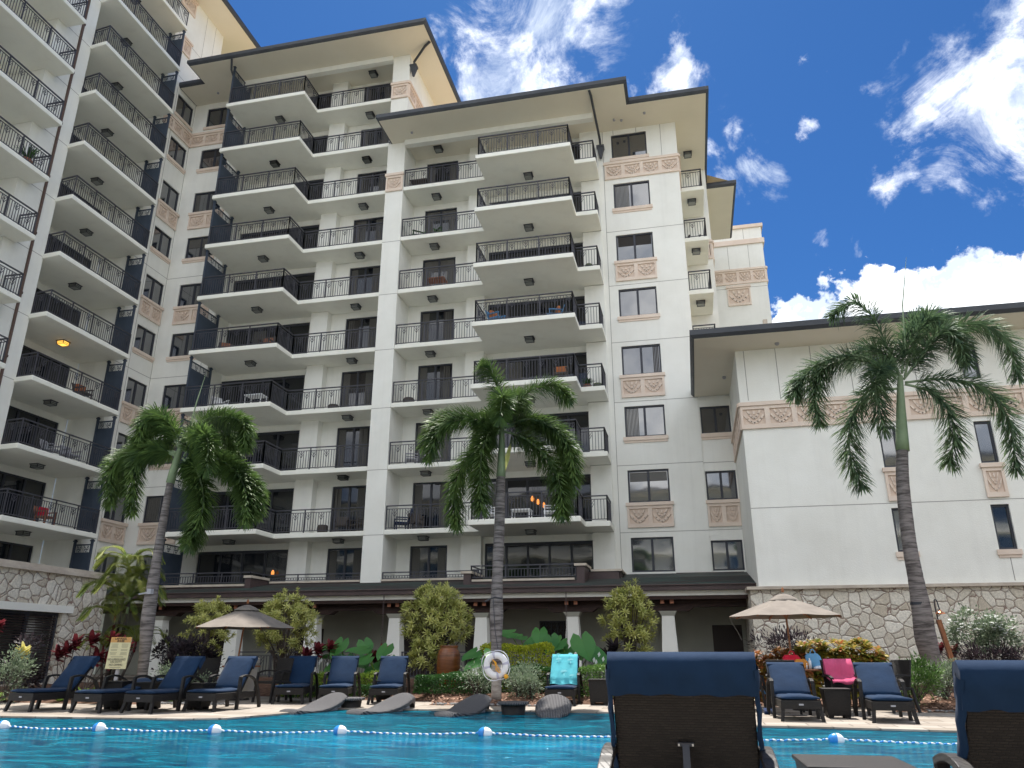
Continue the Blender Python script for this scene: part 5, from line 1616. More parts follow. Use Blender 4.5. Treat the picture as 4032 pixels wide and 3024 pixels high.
def cloth(name, label, cat, pts, x0, x1, m_, loc, rz, nx=22, wob=.012, skew=0, group=None):
    """a towel swept over pts (y,z) with ripples"""
    b = MB(); 
    for i, (y, z) in enumerate(pts):
        for j in range(nx + 1):
            u = j / nx; e = i / (len(pts) - 1)
            b.v.append((x0 + (x1 - x0) * u + skew * e * (u - .5), y - wob * (1 + math.sin(j * .9 + i * .35)) * (.3 + e) * .8, z + wob * .8 * math.sin(j * .5) * (i in (0, len(pts) - 1))))
    b.f = [(i * (nx + 1) + j, i * (nx + 1) + j + 1, (i + 1) * (nx + 1) + j + 1, (i + 1) * (nx + 1) + j) for i in range(len(pts) - 1) for j in range(nx)]; b.mi = [0] * len(b.f)
    o = b.build(name, m_, smooth=True); o.location = loc; o.rotation_euler = (0, 0, rz)
    tag(o, label, cat, group)
    sm = o.modifiers.new('thick', 'SOLIDIFY'); sm.thickness = .008
    return o


ca, sa = math.cos(R(52)), math.sin(R(52))
def QB(l, off): return (.84 + ca * l - sa * off, .32 + sa * l + ca * off)
tp = [QB(.5, -.08), QB(.65, -.085), QB(.77, -.07), QB(.81, 0), QB(.78, .09)] + [QB(l, .085 + .004 * i) for i, l in enumerate((.7, .6, .5, .4, .3, .2, .12))] + [(.82, .40), (.74, .392)]
tw = cloth('beach_towel', 'turquoise beach towel with pale palm prints draped over a lounger back', 'towel', tp, -.27, .27, 'turquoise', (-2.79, 16.68, 0), R(3), skew=.06)
# pale printed palms lying on the towel
b = MB()
for (px_, l_, s_) in ((-.13, .62, 1), (.13, .6, 1.1), (0, .3, 1.2), (.18, .2, .9), (-.15, .74, .8), (.12, .76, .8)):
    for k in range(9):
        a = -PI / 2 + PI * k / 8 if k < 8 else -PI / 2
        dx, dl = math.sin(a) * .075 * s_, math.cos(a) * .06 * s_
        A_ = Vector((px_, *QB(l_, .119))); B_ = Vector((px_ + dx, *QB(l_ + dl, .119)))
        if k == 8: B_ = Vector((px_ + .01, *QB(l_ - .1 * s_, .119)))
        d = (B_ - A_); nrm = Vector((0, -sa, ca)); x_ = d.cross(nrm).normalized() * .009 * s_
        b.add([A_, A_ + d * .5 + x_, B_, A_ + d * .5 - x_], [(0, 1, 2, 3)])
b.build('palm_print', 'turquoise_print', tw)
tp = [(.36, .55), (.35, .75), (.33, .9), (.29, .92), (.24, .8), (.2, .66), (.16, .6), (.0, .56), (-.12, .58), (-.18, .52)]
cloth('beach_towel', 'crumpled pink towel over a wicker armchair', 'towel', tp, -.2, .26, 'pink', (2.5, 15.5, 0), R(12), wob=.025, skew=.12)
tp = [(.36, .5), (.34, .93), (.28, .9), (.22, .6), (.1, .47), (-.1, .46), (-.22, .3)]
cloth('beach_towel', 'blue and pale green towel on the armchair at the left end of the croton hedge', 'towel', tp, -.2, .2, 'cushion_blue', (.95, 16.2, 0), R(80), wob=.02)


def bag(label, loc, m_, s=1, tall=1, handles=True):
    t = thing('beach_bag', label, 'bag', loc, 0, None)
    b = MB(); n_ = 14; prof = [(.09, 0), (.13, .04), (.135, .12), (.12, .2), (.09, .25)]
    for r, z in prof:
        for k in range(n_):
            a = 2 * PI * k / n_; q = 1 + .16 * math.sin(3 * a + z * 20)
            b.v.append((r * s * 1.3 * q * math.cos(a), r * s * .7 * q * math.sin(a), z * s * tall))
    b.f = [(i * n_ + k, i * n_ + (k + 1) % n_, (i + 1) * n_ + (k + 1) % n_, (i + 1) * n_ + k) for i in range(len(prof) - 1) for k in range(n_)] + [tuple(range(n_))]; b.mi = [0] * len(b.f)
    b.build('body', m_, t, smooth=True)
    if handles:
        for q in (-1, 1):
            b = MB(); b.tube(arc((-.06 * s, q * .03, .24 * s * tall), (0, q * .04, .40 * s * tall), (.06 * s, q * .03, .24 * s * tall), 8), .009, 5); b.build('handle', m_, t)
    return t


bag('red beach bag on the right round table', (1.78, 16.5, .735), 'bag_red', 1.0)
bag('small orange bag in front of the red one', (1.92, 16.3, .735), 'bag_orange', .7, handles=False)
bag('light blue bag standing tall on the right round table', (2.16, 16.45, .735), 'bag_blue', .85, 1.3)
b = MB(); b.lathe([(.14, 0), (.15, .02), (.10, .05), (.03, .06)], 12); o = b.build('folded_cloth', 'cloth_white', smooth=True); o.location = (2.27, 16.32, .735); tag(o, 'crumpled pale cloth at the right edge of the teak table', 'cloth')
for k, (x_, lb) in enumerate(((2.0, 'shorter white lotion bottle on the teak table'), (2.07, 'taller white lotion bottle on the teak table'))):
    b = MB(); b.lathe([(.025, 0), (.027, .1 + .04 * k), (.012, .12 + .04 * k), (.012, .15 + .04 * k)], 10); o = b.build('lotion_bottle', 'white_plastic', smooth=True); o.location = (x_, 16.28, .735); tag(o, lb, 'bottle', 'lotion bottles')
for k, (x_, lb) in enumerate(((1.12, 'left shoe of the dark pair under the side-on armchair'), (1.24, 'right shoe of the dark pair under the side-on armchair'))):
    b = MB(); b.path([(0, 0, .03), (0, .08, .045), (0, .2, .05), (0, .26, .06)], [.06, .085, .08, .07], [.05, .07, .07, .08]); o = b.build('shoe', 'navy_dark', bevel=.015); o.location = (x_, 15.2, 0); tag(o, lb, 'shoe', 'pair of shoes')
# sign
t = thing('pool_sign', 'cream pool rules sign on a grey post left of the left palm', 'sign', (-12.2, 15.3, 0), R(8)); SZ = (.5, .66)
b = MB(); b.bar((-.02, .04, 0), (.02, .04, .72), .07, .04); b.build('post', 'grey_plastic', t)
b = MB(); b.hexa([(-.25, -.012, .68), (.21, -.012, .68), (.21, .012, .68), (-.25, .012, .68)], [(-.21, -.012, 1.33), (.25, -.012, 1.33), (.25, .012, 1.33), (-.21, .012, 1.33)]); bd = b.build('board', 'sign_cream', t)
b = MB(); b.hexa([(-.215, -.015, 1.22), (.243, -.015, 1.22), (.243, -.0125, 1.22), (-.215, -.0125, 1.22)], [(-.21, -.015, 1.33), (.25, -.015, 1.33), (.25, -.0125, 1.33), (-.21, -.0125, 1.33)]); b.build('header', 'sign_head', bd)


def text(parent, s, x, z, size, m_, bold=False):
    c = bpy.data.curves.new('txt', 'FONT'); c.body = s; c.size = size; c.align_x = 'CENTER'; c.extrude = .001
    c.offset = size * (.035 if bold else .015)
    o = bpy.data.objects.new('txt', c); col.objects.link(o)
    bpy.context.view_layer.update()
    me = bpy.data.meshes.new_from_object(o.evaluated_get(bpy.context.evaluated_depsgraph_get()))
    bpy.data.objects.remove(o)
    me.materials.clear(); me.materials.append(MATS[m_])
    for v in me.vertices: v.co = Vector((v.co.x + v.co.y * .06 + x, -.0165 - v.co.z, v.co.y + z))
    q = bpy.data.objects.new('lettering', me); col.objects.link(q); q.parent = parent
    return q


text(bd, 'LAP POOL', .015, 1.277, .058, 'ink', True); text(bd, 'RULES', .015, 1.228, .058, 'ink', True)
text(bd, 'NO LIFEGUARD', -.02, .855, .058, 'ink_soft'); text(bd, 'ON DUTY', -.02, .805, .058, 'ink_soft'); text(bd, 'NO DIVING', -.02, .745, .058, 'ink_soft')
b = MB()
for k in range(11):
    for c_ in (-.115, .115):
        w_ = random.uniform(.06, .085); z_ = 1.185 - k * .022; x_ = c_ + (z_ - 1) * .06
        if k not in (4, 7): b.box(x_ - w_, x_ + w_, -.0145, -.0125, z_, z_ + .006)
b.box(-.16, .12, -.0145, -.0125, .92, .93); b.box(-.15, .1, -.0145, -.0125, .708, .716); b.build('small_print', 'ink_soft', bd)

# jar, planters, shower
t = thing('glazed_jar', 'tall brown glazed jar under the yellow-green bush', 'jar', (-5.98, 19.3, .22))
pf = [(.2, 0), (.225, .03), (.27, .2), (.29, .4), (.292, .6), (.285, .74), (.262, .82), (.225, .87), (.215, .90), (.235, .93), (.23, .95), (.19, .95), (.18, .88)]
b = MB(); b.lathe([(r, z * 1.02) for r, z in pf], 36); b.build('body', 'terracotta_glaze', t, smooth=True)
t = thing('stone_bollard', 'short pale stone drum between the left parasol and its lounger', 'bollard', (-10.75, 18.2, .02)); b = MB(); b.lathe([(.2, 0), (.2, .72), (.24, .76), (.24, .86), (.2, .88)], 20); b.build('drum', 'cap_stone', t)
t = thing('outdoor_shower', 'timber outdoor shower post with a copper head right of the right palm', 'shower', (5.42, 19.45, 0))
b = MB(); b.path([(0, 0, 0), (-.02, 0, .9), (-.14, 0, 1.72)], .11, .09, up=(0, 1, 0)); b.build('post', 'teak', t)
b = MB(); b.tube(arc((-.14, -.02, 1.6), (-.22, -.03, 2.3), (-.12, -.05, 2.12), 8) + [(-.09, -.05, 1.9)], .014, 6); b.build('pipe', 'frame_metal', t)
b = MB(); b.lathe([(.02, 1.93), (.035, 1.9), (.1, 1.86), (.1, 1.84), (.03, 1.835)], 16, (-.09, -.05, 0)); b.build('shower_head', 'copper', t)

# ------------------------------------------------------------------ things on the balconies
def pot(label, x, y, z, r=.2, h=.35, m_='pot_dark', plant=None):
    t = thing('balcony_pot', label, 'pot', (x, y, z)); b = MB(); b.lathe([(r * .75, 0), (r, h * .5), (r * .95, h * .85), (r * .8, h), (r * .7, h * .9)], 18); b.build('pot', m_, t, smooth=True)
    if plant:
        b = MB()
        for i in range(60):
            a = random.uniform(0, 2 * PI); d = Vector((math.cos(a) * .6, math.sin(a) * .6, random.uniform(.3, 1.4)))
            b.blade(Vector((0, 0, h * .9)), d, random.uniform(.3, .6) * plant, .05, .25)
        b.build('foliage', 'hedge_green', t)
    return t


def bchair(label, x, y, z, rz, m_='teak', cush=None, tall=.85):
    t = thing('balcony_chair', label, 'chair', (x, y, z), rz)
    b = MB(); b.box(-.3, .3, -.3, .28, .34, .40); b.build('seat', m_, t)
    b = MB()
    for i in range(6): b.hexa([(-.28 + i * .095, .26, .4), (-.2 + i * .095, .26, .4), (-.2 + i * .095, .29, .4), (-.28 + i * .095, .29, .4)], [(-.28 + i * .095, .42, tall), (-.2 + i * .095, .42, tall), (-.2 + i * .095, .45, tall), (-.28 + i * .095, .45, tall)])
    b.build('backrest', m_, t)
    for sx in (-.27, .27):
        for sy in (-.26, .24):
            b = MB(); b.box(sx - .025, sx + .025, sy - .025, sy + .025, 0, .34); b.build('leg', m_, t)
        b = MB(); b.box(sx - .04, sx + .04, -.3, .28, .58, .62); b.box(sx - .02, sx + .02, -.28, -.24, .4, .58); b.build('armrest', m_, t)
    if cush: b = MB(); b.box(-.24, .24, .1, .24, .42, .8); b.build('cushion', cush, t, bevel=.03)
    return t


def btable(label, x, y, z, m_='white_plastic', w_=.8, h=.5):
    t = thing('balcony_table', label, 'table', (x, y, z)); b = MB(); b.box(-w_ / 2, w_ / 2, -.3, .3, h - .05, h); b.build('table_top', m_, t)
    for sx in (-1, 1):
        for sy in (-1, 1): b = MB(); b.box(sx * w_ * .45 - .02, sx * w_ * .45 + .02, sy * .26 - .02, sy * .26 + .02, 0, h - .05); b.build('leg', m_, t)
    return t


def Z_(k): return FL(k) + .222
pot('dark basket on the middle block narrow balcony just above the mid palm', -12.3, 32.3, Z_(4), .28, .4)
pot('dark basket pot on the tall block balcony level with it', -16.2, 32.5, Z_(4), .28, .4)
pot('round clay pot on the lowest railed balcony of the tall block', -16.2, 32.4, Z_(6), .26, .42)
pot('tapered green pot at the right end of a wide balcony, above the mid palm', -3.6, 32.0, Z_(2), .2, .45, 'pot_green')
pot('pale green pot right of a leafy one on the wide balcony behind the palm tip', -3.4, 32.0, Z_(4), .22, .34, 'pot_green')
pot('leafy plant in a clay pot on the wide balcony behind the palm tip', -3.85, 31.9, Z_(4), .2, .3, 'clay', .9)
pot('big fern in a clay pot on the nearest left balcony stack', -26.5, 22.6, Z_(1), .25, .4, 'clay', 1.8)
bchair('navy slatted chair at the left end of the lowest narrow balcony', -12.4, 32.4, Z_(6), R(-60), 'navy_dark', tall=1.05)
bchair('brown wire chair beside the navy slatted one', -11.7, 32.3, Z_(6), R(30), 'pot_dark')
bchair('dark chair two left of the white pillar on the lowest tall-block balcony', -15.3, 32.4, Z_(6), R(20), 'pot_dark')
bchair('dark chair next to the white pillar on the lowest tall-block balcony', -14.5, 32.5, Z_(6), R(-30), 'pot_dark')
bchair('white lounge chair left of the white balcony table', -7.9, 31.0, Z_(6), R(80), 'white_plastic', 'cloth_white')
bchair('white lounge chair right of the white balcony table', -5.4, 31.0, Z_(6), R(-80), 'white_plastic', 'navy_dark')
btable('white low table on the lowest wide balcony behind the palm', -6.6, 30.9, Z_(6))
bchair('blue chair with an orange cushion, left on a wide balcony', -7.7, 30.7, Z_(3), R(70), 'cushion_blue', 'cushion_orange')
bchair('blue chair with an orange cushion, right on the same balcony', -5.1, 30.9, Z_(3), R(-70), 'cushion_blue', 'cushion_orange')
bchair('seat with a striped orange cushion behind the rail above the mid palm', -4.8, 30.6, Z_(4), R(0), 'pot_dark', 'cushion_orange')
btable('pinkish slatted table on a narrow balcony of the middle block', -11.1, 32.2, Z_(2), 'clay', .9, .6)
pot('round basket left of the slatted table', -12.5, 32.3, Z_(2), .26, .25, 'clay')
bchair('green canvas chair near the white pillar', -12.4, 32.5, Z_(1), R(-50), 'hedge_green')
bchair('green canvas chair leaning beside the balcony door', -11.0, 32.5, Z_(1), R(50), 'hedge_green')
btable('dark box at the left end of the top narrow balcony', -12.3, 32.4, Z_(0), 'pot_dark', .9, .7)
bchair('pale recliner on the narrow balcony left of the mid palm', -12.1, 32.5, Z_(5), R(-70), 'grey_plastic')
bchair('brown sofa chair right on the tall block wide balcony with dark seats', -19.4, 31.2, Z_(3), R(0), 'pot_dark', 'clay', 1.0)
bchair('brown sofa chair left on the tall block wide balcony with dark seats', -21.7, 31.3, Z_(3), R(40), 'pot_dark', 'clay')
btable('white table behind the rail of the tall block', -19.6, 31.2, Z_(4), 'white_plastic', .9, .7)
bchair('white chair by the left end of that railed balcony', -21.5, 31.2, Z_(4), R(60), 'white_plastic')
bchair('striped orange seat on the left wing balcony below the lit lamp', -26.7, 28.3, Z_(4), R(90), 'pot_dark', 'cushion_orange')
bchair('metal slatted chair, left of a pair on the left wing', -26.9, 27.4, Z_(5), R(100), 'grey_plastic')
bchair('metal slatted chair, right of a pair on the left wing', -26.8, 28.4, Z_(5), R(80), 'grey_plastic')
bchair('red chair on the lowest visible left wing balcony', -26.7, 27.6, Z_(6), R(90), 'clay', 'bag_red')
bchair('white wicker chair behind the wide rail with the white back', -8.0, 31.1, Z_(1), R(40), 'grey_plastic', 'cloth_white')
bchair('armchair on a small end balcony of the middle block', 1.4, 36.0, Z_(1), R(10), 'pot_dark')
for x_, z_, lb in ((-18.9, 4.55, 'glowing amber pendant in the lowest flat window of the tall block'), (-6.6, 7.5, 'left amber pendant behind the lowest wide balcony'), (-6.35, 7.35, 'middle amber pendant behind the lowest wide balcony'), (-6.1, 7.2, 'right amber pendant behind the lowest wide balcony')):
    t = thing('pendant_lamp', lb, 'lamp', (x_, 33.15, z_), group='amber pendants'); b = MB(); b.lathe([(.03, -.14), (.07, -.1), (.075, 0), (.03, .1)], 12); b.build('shade', 'lamp_amber', t, smooth=True)
    b = MB(); b.tube([(0, 0, .1), (0, 0, .7)], .006, 5); b.build('cord', 'frame_metal', t)

# ------------------------------------------------------------------ foxtail palms
def bez(P, t):
    n_ = len(P) - 1; f = t * n_; i = min(int(f), n_ - 1); u = f - i
    p = [Vector(P[max(i - 1, 0)]), Vector(P[i]), Vector(P[i + 1]), Vector(P[min(i + 2, n_)])]
    return .5 * ((2 * p[1]) + (p[2] - p[0]) * u + (2 * p[0] - 5 * p[1] + 4 * p[2] - p[3]) * u * u + (3 * p[1] - p[0] - 3 * p[2] + p[3]) * u ** 3)


def palm(label, trunk, shaft, fronds, lm, n_leaf=620, ln=.33, spear=None):
    base = trunk[0][0]
    t = thing('palm_tree', label, 'palm tree', base, group='foxtail palms at the poolside')
    B0 = Vector(base)
    tr = MB(); pts = []; rs = []
    for i in range((len(trunk) - 1) * 8 + 1):
        u = i / 8; k = min(int(u), len(trunk) - 2); f = u - k
        p = bez([q[0] for q in trunk], i / ((len(trunk) - 1) * 8)); pts.append(p - B0); rs.append((trunk[k][1] * (1 - f) + trunk[k + 1][1] * f) * (1 + .025 * (i % 2)))
    tr.tube(pts, rs, 18); tr.build('trunk', 'palm_trunk', t, smooth=True)
    s_ = MB(); s_.tube([Vector(q[0]) - B0 for q in shaft], [q[1] for q in shaft], 14); s_.build('crownshaft', 'crownshaft', t, smooth=True)
    for fi, P in enumerate(fronds):
        P = [Vector(q) - B0 for q in P]; m_ = MB(); N_ = 22
        cur = [bez(P, i / N_) for i in range(N_ + 1)]
        m_.tube(cur, [.028 * (1 - .8 * i / N_) + .004 for i in range(N_ + 1)], 6)
        rach = m_.build('frond_stalk', 'crownshaft', t, smooth=True)
        m_ = MB(); Ltot = sum((b - a).length for a, b in zip(cur, cur[1:]))
        nl = int(n_leaf * Ltot / 2.2)
        for i in range(nl):
            u = .10 + .9 * (i + random.random()) / nl
            p = bez(P, min(u, .999)); d = (bez(P, min(u + .02, 1)) - bez(P, max(u - .02, 0))).normalized()
            sx = d.cross(Vector((0, 0, 1)));
            if sx.length < .1: sx = Vector((1, 0, 0))
            sx.normalize(); sy = sx.cross(d)
            a = random.uniform(0, 2 * PI)
            rad = sx * math.cos(a) + sy * math.sin(a)
            fwd = .30 + .35 * u + random.uniform(-.15, .25)
            l = ln * (.55 + .45 * math.sin(PI * min(1, .12 + u * .8))) * random.uniform(.85, 1.15) * (1 if u < .93 else .8)
            m_.blade(p, rad + d * fwd, l, .029, .22 + .12 * random.random(), up=d)
        m_.build('frond', lm, t)
    if spear:
        m_ = MB(); m_.tube([Vector(q) - B0 for q in spear], [.02, .016, .004][:len(spear)], 6); m_.build('spear_leaf', 'crownshaft', t)
    return t


MID = [
    [(-4.13, 17.1, 6.06), (-4.14, 17.03, 6.67), (-4.24, 16.95, 7.2), (-4.42, 16.88, 7.5), (-4.55, 16.8, 7.6)],
    [(-4.13, 17.1, 6.06), (-4.06, 16.8, 6.48), (-3.98, 16.5, 6.63), (-3.96, 16.2, 6.07)],
    [(-4.11, 17.1, 6.06), (-3.83, 17.05, 6.54), (-3.37, 17.0, 6.94), (-2.85, 16.95, 7.0), (-2.49, 16.9, 6.61)],
    [(-4.16, 17.1, 6.0), (-4.62, 17.05, 6.31), (-5.25, 17.0, 6.43), (-5.75, 16.95, 6.23), (-6.0, 16.9, 5.66)],
    [(-4.13, 17.1, 5.98), (-4.49, 16.98, 6.16), (-5.03, 16.85, 6.27), (-5.55, 16.73, 5.99), (-5.77, 16.6, 5.29)],
    [(-4.1, 17.1, 6.06), (-3.49, 17.05, 6.23), (-2.88, 17.0, 5.95), (-2.48, 16.95, 5.37), (-2.43, 16.9, 4.65)],
    [(-4.1, 17.1, 6.06), (-3.42, 17.23, 6.16), (-2.83, 17.35, 5.88), (-2.64, 17.48, 5.23), (-2.62, 17.6, 4.59)],
    [(-4.1, 17.1, 5.98), (-3.48, 16.95, 5.7), (-2.91, 16.8, 5.08), (-2.67, 16.65, 4.41), (-2.65, 16.5, 3.87)],
    [(-4.14, 17.1, 6.0), (-4.37, 16.88, 5.9), (-4.5, 16.65, 5.35), (-4.46, 16.42, 4.65), (-4.36, 16.2, 3.98)],
    [(-4.16, 17.1, 5.98), (-4.6, 17.0, 5.66), (-5.01, 16.9, 5.1), (-5.16, 16.8, 4.44), (-5.09, 16.7, 3.73)],
    [(-4.12, 17.1, 6.06), (-4.02, 17.4, 6.78), (-3.86, 17.7, 7.0), (-3.74, 18.0, 6.6)],
    [(-4.13, 17.1, 6.06), (-4.48, 17.37, 6.45), (-4.78, 17.63, 6.19), (-4.96, 17.9, 5.68)]]
LEFT = [
    [(-11.75, 15.7, 5.68), (-11.99, 15.62, 6.19), (-12.4, 15.55, 6.5), (-12.67, 15.47, 6.3), (-12.69, 15.4, 5.77)],
    [(-11.78, 15.7, 5.68), (-12.22, 15.77, 6.19), (-12.69, 15.85, 6.5), (-12.92, 15.92, 6.28), (-13.02, 16.0, 5.83)],
    [(-11.82, 15.7, 5.46), (-12.24, 15.65, 5.58), (-12.7, 15.6, 5.51), (-12.78, 15.55, 4.96), (-12.62, 15.5, 4.12)],
    [(-11.85, 15.7, 5.51), (-12.43, 15.62, 5.67), (-13.11, 15.55, 5.49), (-13.35, 15.48, 5.09), (-13.14, 15.4, 4.34)],
    [(-11.8, 15.7, 5.54), (-12.5, 15.85, 5.72), (-13.2, 16.0, 5.7), (-13.65, 16.15, 5.3), (-13.7, 16.3, 4.8)],
    [(-11.59, 15.7, 5.61), (-11.28, 15.65, 6.21), (-10.64, 15.6, 6.33), (-10.03, 15.55, 6.11), (-9.89, 15.5, 5.52)],
    [(-11.57, 15.7, 5.61), (-11.38, 15.82, 6.1), (-10.97, 15.95, 6.22), (-10.63, 16.08, 5.89), (-10.55, 16.2, 5.45)],
    [(-11.59, 15.7, 5.44), (-11.11, 15.4, 5.85), (-10.6, 15.1, 5.63), (-10.3, 14.8, 4.89)],
    [(-11.52, 15.7, 5.38), (-10.76, 15.62, 5.32), (-9.94, 15.55, 4.99), (-9.5, 15.48, 4.47), (-9.35, 15.4, 3.93)],
    [(-11.52, 15.7, 5.38), (-10.84, 15.55, 5.37), (-10.09, 15.4, 5.02), (-9.57, 15.25, 4.43), (-9.39, 15.1, 3.73)],
    [(-11.57, 15.7, 5.33), (-11.06, 15.5, 5.03), (-10.63, 15.3, 4.27), (-10.57, 15.1, 3.62), (-10.57, 14.9, 3.27)],
    [(-11.62, 15.7, 5.39), (-11.18, 15.6, 5.01), (-10.95, 15.5, 4.32), (-10.9, 15.4, 3.67)],
    [(-11.61, 15.7, 5.56), (-11.56, 15.93, 6.02), (-11.34, 16.17, 6.01), (-11.18, 16.4, 5.65)]]
RIGHT = [
    [(5.26, 19.1, 7.42), (5.13, 19.18, 8.1), (4.93, 19.25, 9.0), (4.52, 19.33, 9.5), (4.02, 19.4, 9.2)],
    [(5.21, 19.1, 7.34), (4.44, 19.03, 7.9), (3.6, 18.95, 7.82), (3.03, 18.88, 7.39), (2.76, 18.8, 6.95)],
    [(5.22, 19.1, 7.26), (4.53, 19.05, 7.78), (3.74, 19.0, 7.75), (3.3, 18.95, 7.16), (3.27, 18.9, 6.24)],
    [(5.2, 19.1, 7.26), (4.82, 18.77, 7.49), (4.52, 18.43, 6.85), (4.46, 18.1, 5.79)],
    [(5.16, 19.1, 7.03), (4.47, 19.0, 6.89), (3.97, 18.9, 6.2), (3.84, 18.8, 5.35), (3.97, 18.7, 4.63)],
    [(5.35, 19.1, 7.13), (5.84, 19.03, 6.88), (6.13, 18.95, 6.37), (6.12, 18.88, 5.68), (5.9, 18.8, 5.1)],
    [(5.36, 19.1, 7.17), (6.21, 19.0, 7.15), (6.95, 18.9, 6.83), (7.28, 18.8, 6.03), (7.18, 18.7, 4.87)],
    [(5.38, 19.1, 7.33), (5.77, 19.18, 8.3), (6.25, 19.25, 8.9), (6.73, 19.33, 8.6), (6.84, 19.4, 7.8)],
    [(5.38, 19.1, 7.29), (6.12, 19.08, 8.14), (7.02, 19.05, 8.55), (7.66, 19.03, 8.1), (7.77, 19.0, 7.07)],
    [(5.33, 19.1, 7.41), (5.58, 19.3, 8.28), (5.96, 19.5, 8.9), (6.27, 19.7, 9.0)],
    [(5.34, 19.1, 7.25), (5.83, 18.95, 7.79), (6.29, 18.8, 8.33), (6.55, 18.65, 7.93), (6.57, 18.5, 7.36)],
    [(5.28, 19.1, 7.34), (5.06, 19.37, 8.02), (4.72, 19.63, 8.32), (4.36, 19.9, 8.03)]]
pm = palm('middle palm with the life ring on its trunk', [((-4.22, 17.1, 0), .105), ((-4.22, 17.1, .45), .1), ((-4.23, 17.1, 1.2), .115), ((-4.23, 17.1, 1.8), .15), ((-4.22, 17.1, 2.5), .12), ((-4.18, 17.1, 3.6), .12), ((-4.15, 17.1, 4.9), .1)],
     [((-4.15, 17.1, 4.88), .11), ((-4.14, 17.1, 5.1), .1), ((-4.13, 17.1, 5.7), .075), ((-4.13, 17.1, 6.15), .05)], MID, 'palm_leaf', 820, .42)
b = MB(); b.tube([(-.0, 0, .02), (0, 0, .4), (0, 0, .78)], [.118, .106, .112], 16); b.build('pale_base', 'trunk_base', pm, smooth=True)
b = MB(); b.tube([(-.05, -.155, 2.15), (-.02, -.17, 1.8), (.0, -.165, 1.5), (.06, -.14, 1.1)], .008, 5); b.tube([(-.14, -.08, 2.14), (0, -.155, 2.17), (.14, -.08, 2.14)], .014, 5); b.tube([(-.12, -.1, 2.15), (-.24, -.12, 2.08)], .016, 5); b.build('cable', 'frame_metal', pm)
b = MB(); b.blade(Vector((.13, 0, 4.95)), Vector((.25, 0, 1)), .75, .12, -.05, up=Vector((0, 1, 0))); b.build('frond_bract', 'song_leaf', pm)
pl = palm('left palm whose trunk leans beside the pool rules sign', [((-11.83, 15.7, 0), .11), ((-11.85, 15.7, .9), .11), ((-11.9, 15.7, 1.6), .15), ((-11.91, 15.7, 2.1), .145), ((-11.91, 15.7, 3.1), .1), ((-11.89, 15.7, 4.1), .085), ((-11.86, 15.7, 4.86), .075)],
     [((-11.86, 15.7, 4.8), .1), ((-11.82, 15.7, 5.1), .095), ((-11.75, 15.7, 5.5), .075), ((-11.7, 15.7, 5.75), .05)], LEFT, 'palm_leaf', 820, .42, spear=[(-11.62, 15.7, 5.7), (-11.5, 15.75, 6.8), (-11.43, 15.85, 7.55)])
b = MB(); b.box(-.06, .04, -.2, -.1, 2.25, 2.36); b.bar((.0, -.14, 2.3), (-.22, -.25, 2.24), .03, .03); b.build('camera_bracket', 'grey_plastic', pl)
pr_ = palm('right palm, the largest, in front of the blank cream block', [((5.02, 19.1, 0), .16), ((4.95, 19.1, .5), .17), ((4.87, 19.1, 1.3), .22), ((4.88, 19.1, 1.9), .2), ((4.87, 19.1, 2.6), .16), ((4.86, 19.1, 3.4), .15), ((4.93, 19.1, 4.7), .14), ((5.05, 19.1, 5.56), .125)],
     [((5.05, 19.1, 5.5), .15), ((5.08, 19.1, 5.75), .14), ((5.18, 19.1, 6.6), .1), ((5.28, 19.1, 7.35), .06)], RIGHT, 'palm_leaf_blue', 470, .50, spear=[(5.5, 19.1, 8.0), (5.62, 19.1, 9.2), (5.94, 19.2, 10.55)])
b = MB(); b.lathe([(.19, -.03), (.192, .03)], 18, (-.16, 0, 2.05)); b.build('strap', 'frame_metal', pr_)

# ------------------------------------------------------------------ shrubs, hedges and leafy plants
def gz(x, y):
    d = in_bed(x, y); return 0 if d < 0 else min(.16, .02 + d * .12)


def clumps(n_, w_, d_, h_, z0, jit=.25):
    C_ = []
    for i in range(n_):
        for _ in range(30):
            p = Vector((random.uniform(-1, 1), random.uniform(-1, 1), random.uniform(-1, 1)))
            if .25 < p.length < 1: break
        C_.append(Vector((p.x * w_ / 2, p.y * d_ / 2, z0 + h_ / 2 + p.z * h_ / 2)))
    return C_


def rosette(mb, c, axis, n_, ln, wd, spread=1.0, droop=.25):
    axis = axis.normalized(); x = axis.cross(Vector((.3, .9, .1))).normalized(); y = axis.cross(x)
    for k in range(n_):
        a = k * 2.4; u = (k + .5) / n_
        d = axis * (1.05 - u * 1.15 * spread) + (x * math.cos(a) + y * math.sin(a)) * (.45 + u)
        mb.blade(c, d, ln * random.uniform(.8, 1.1), wd, droop, up=axis)


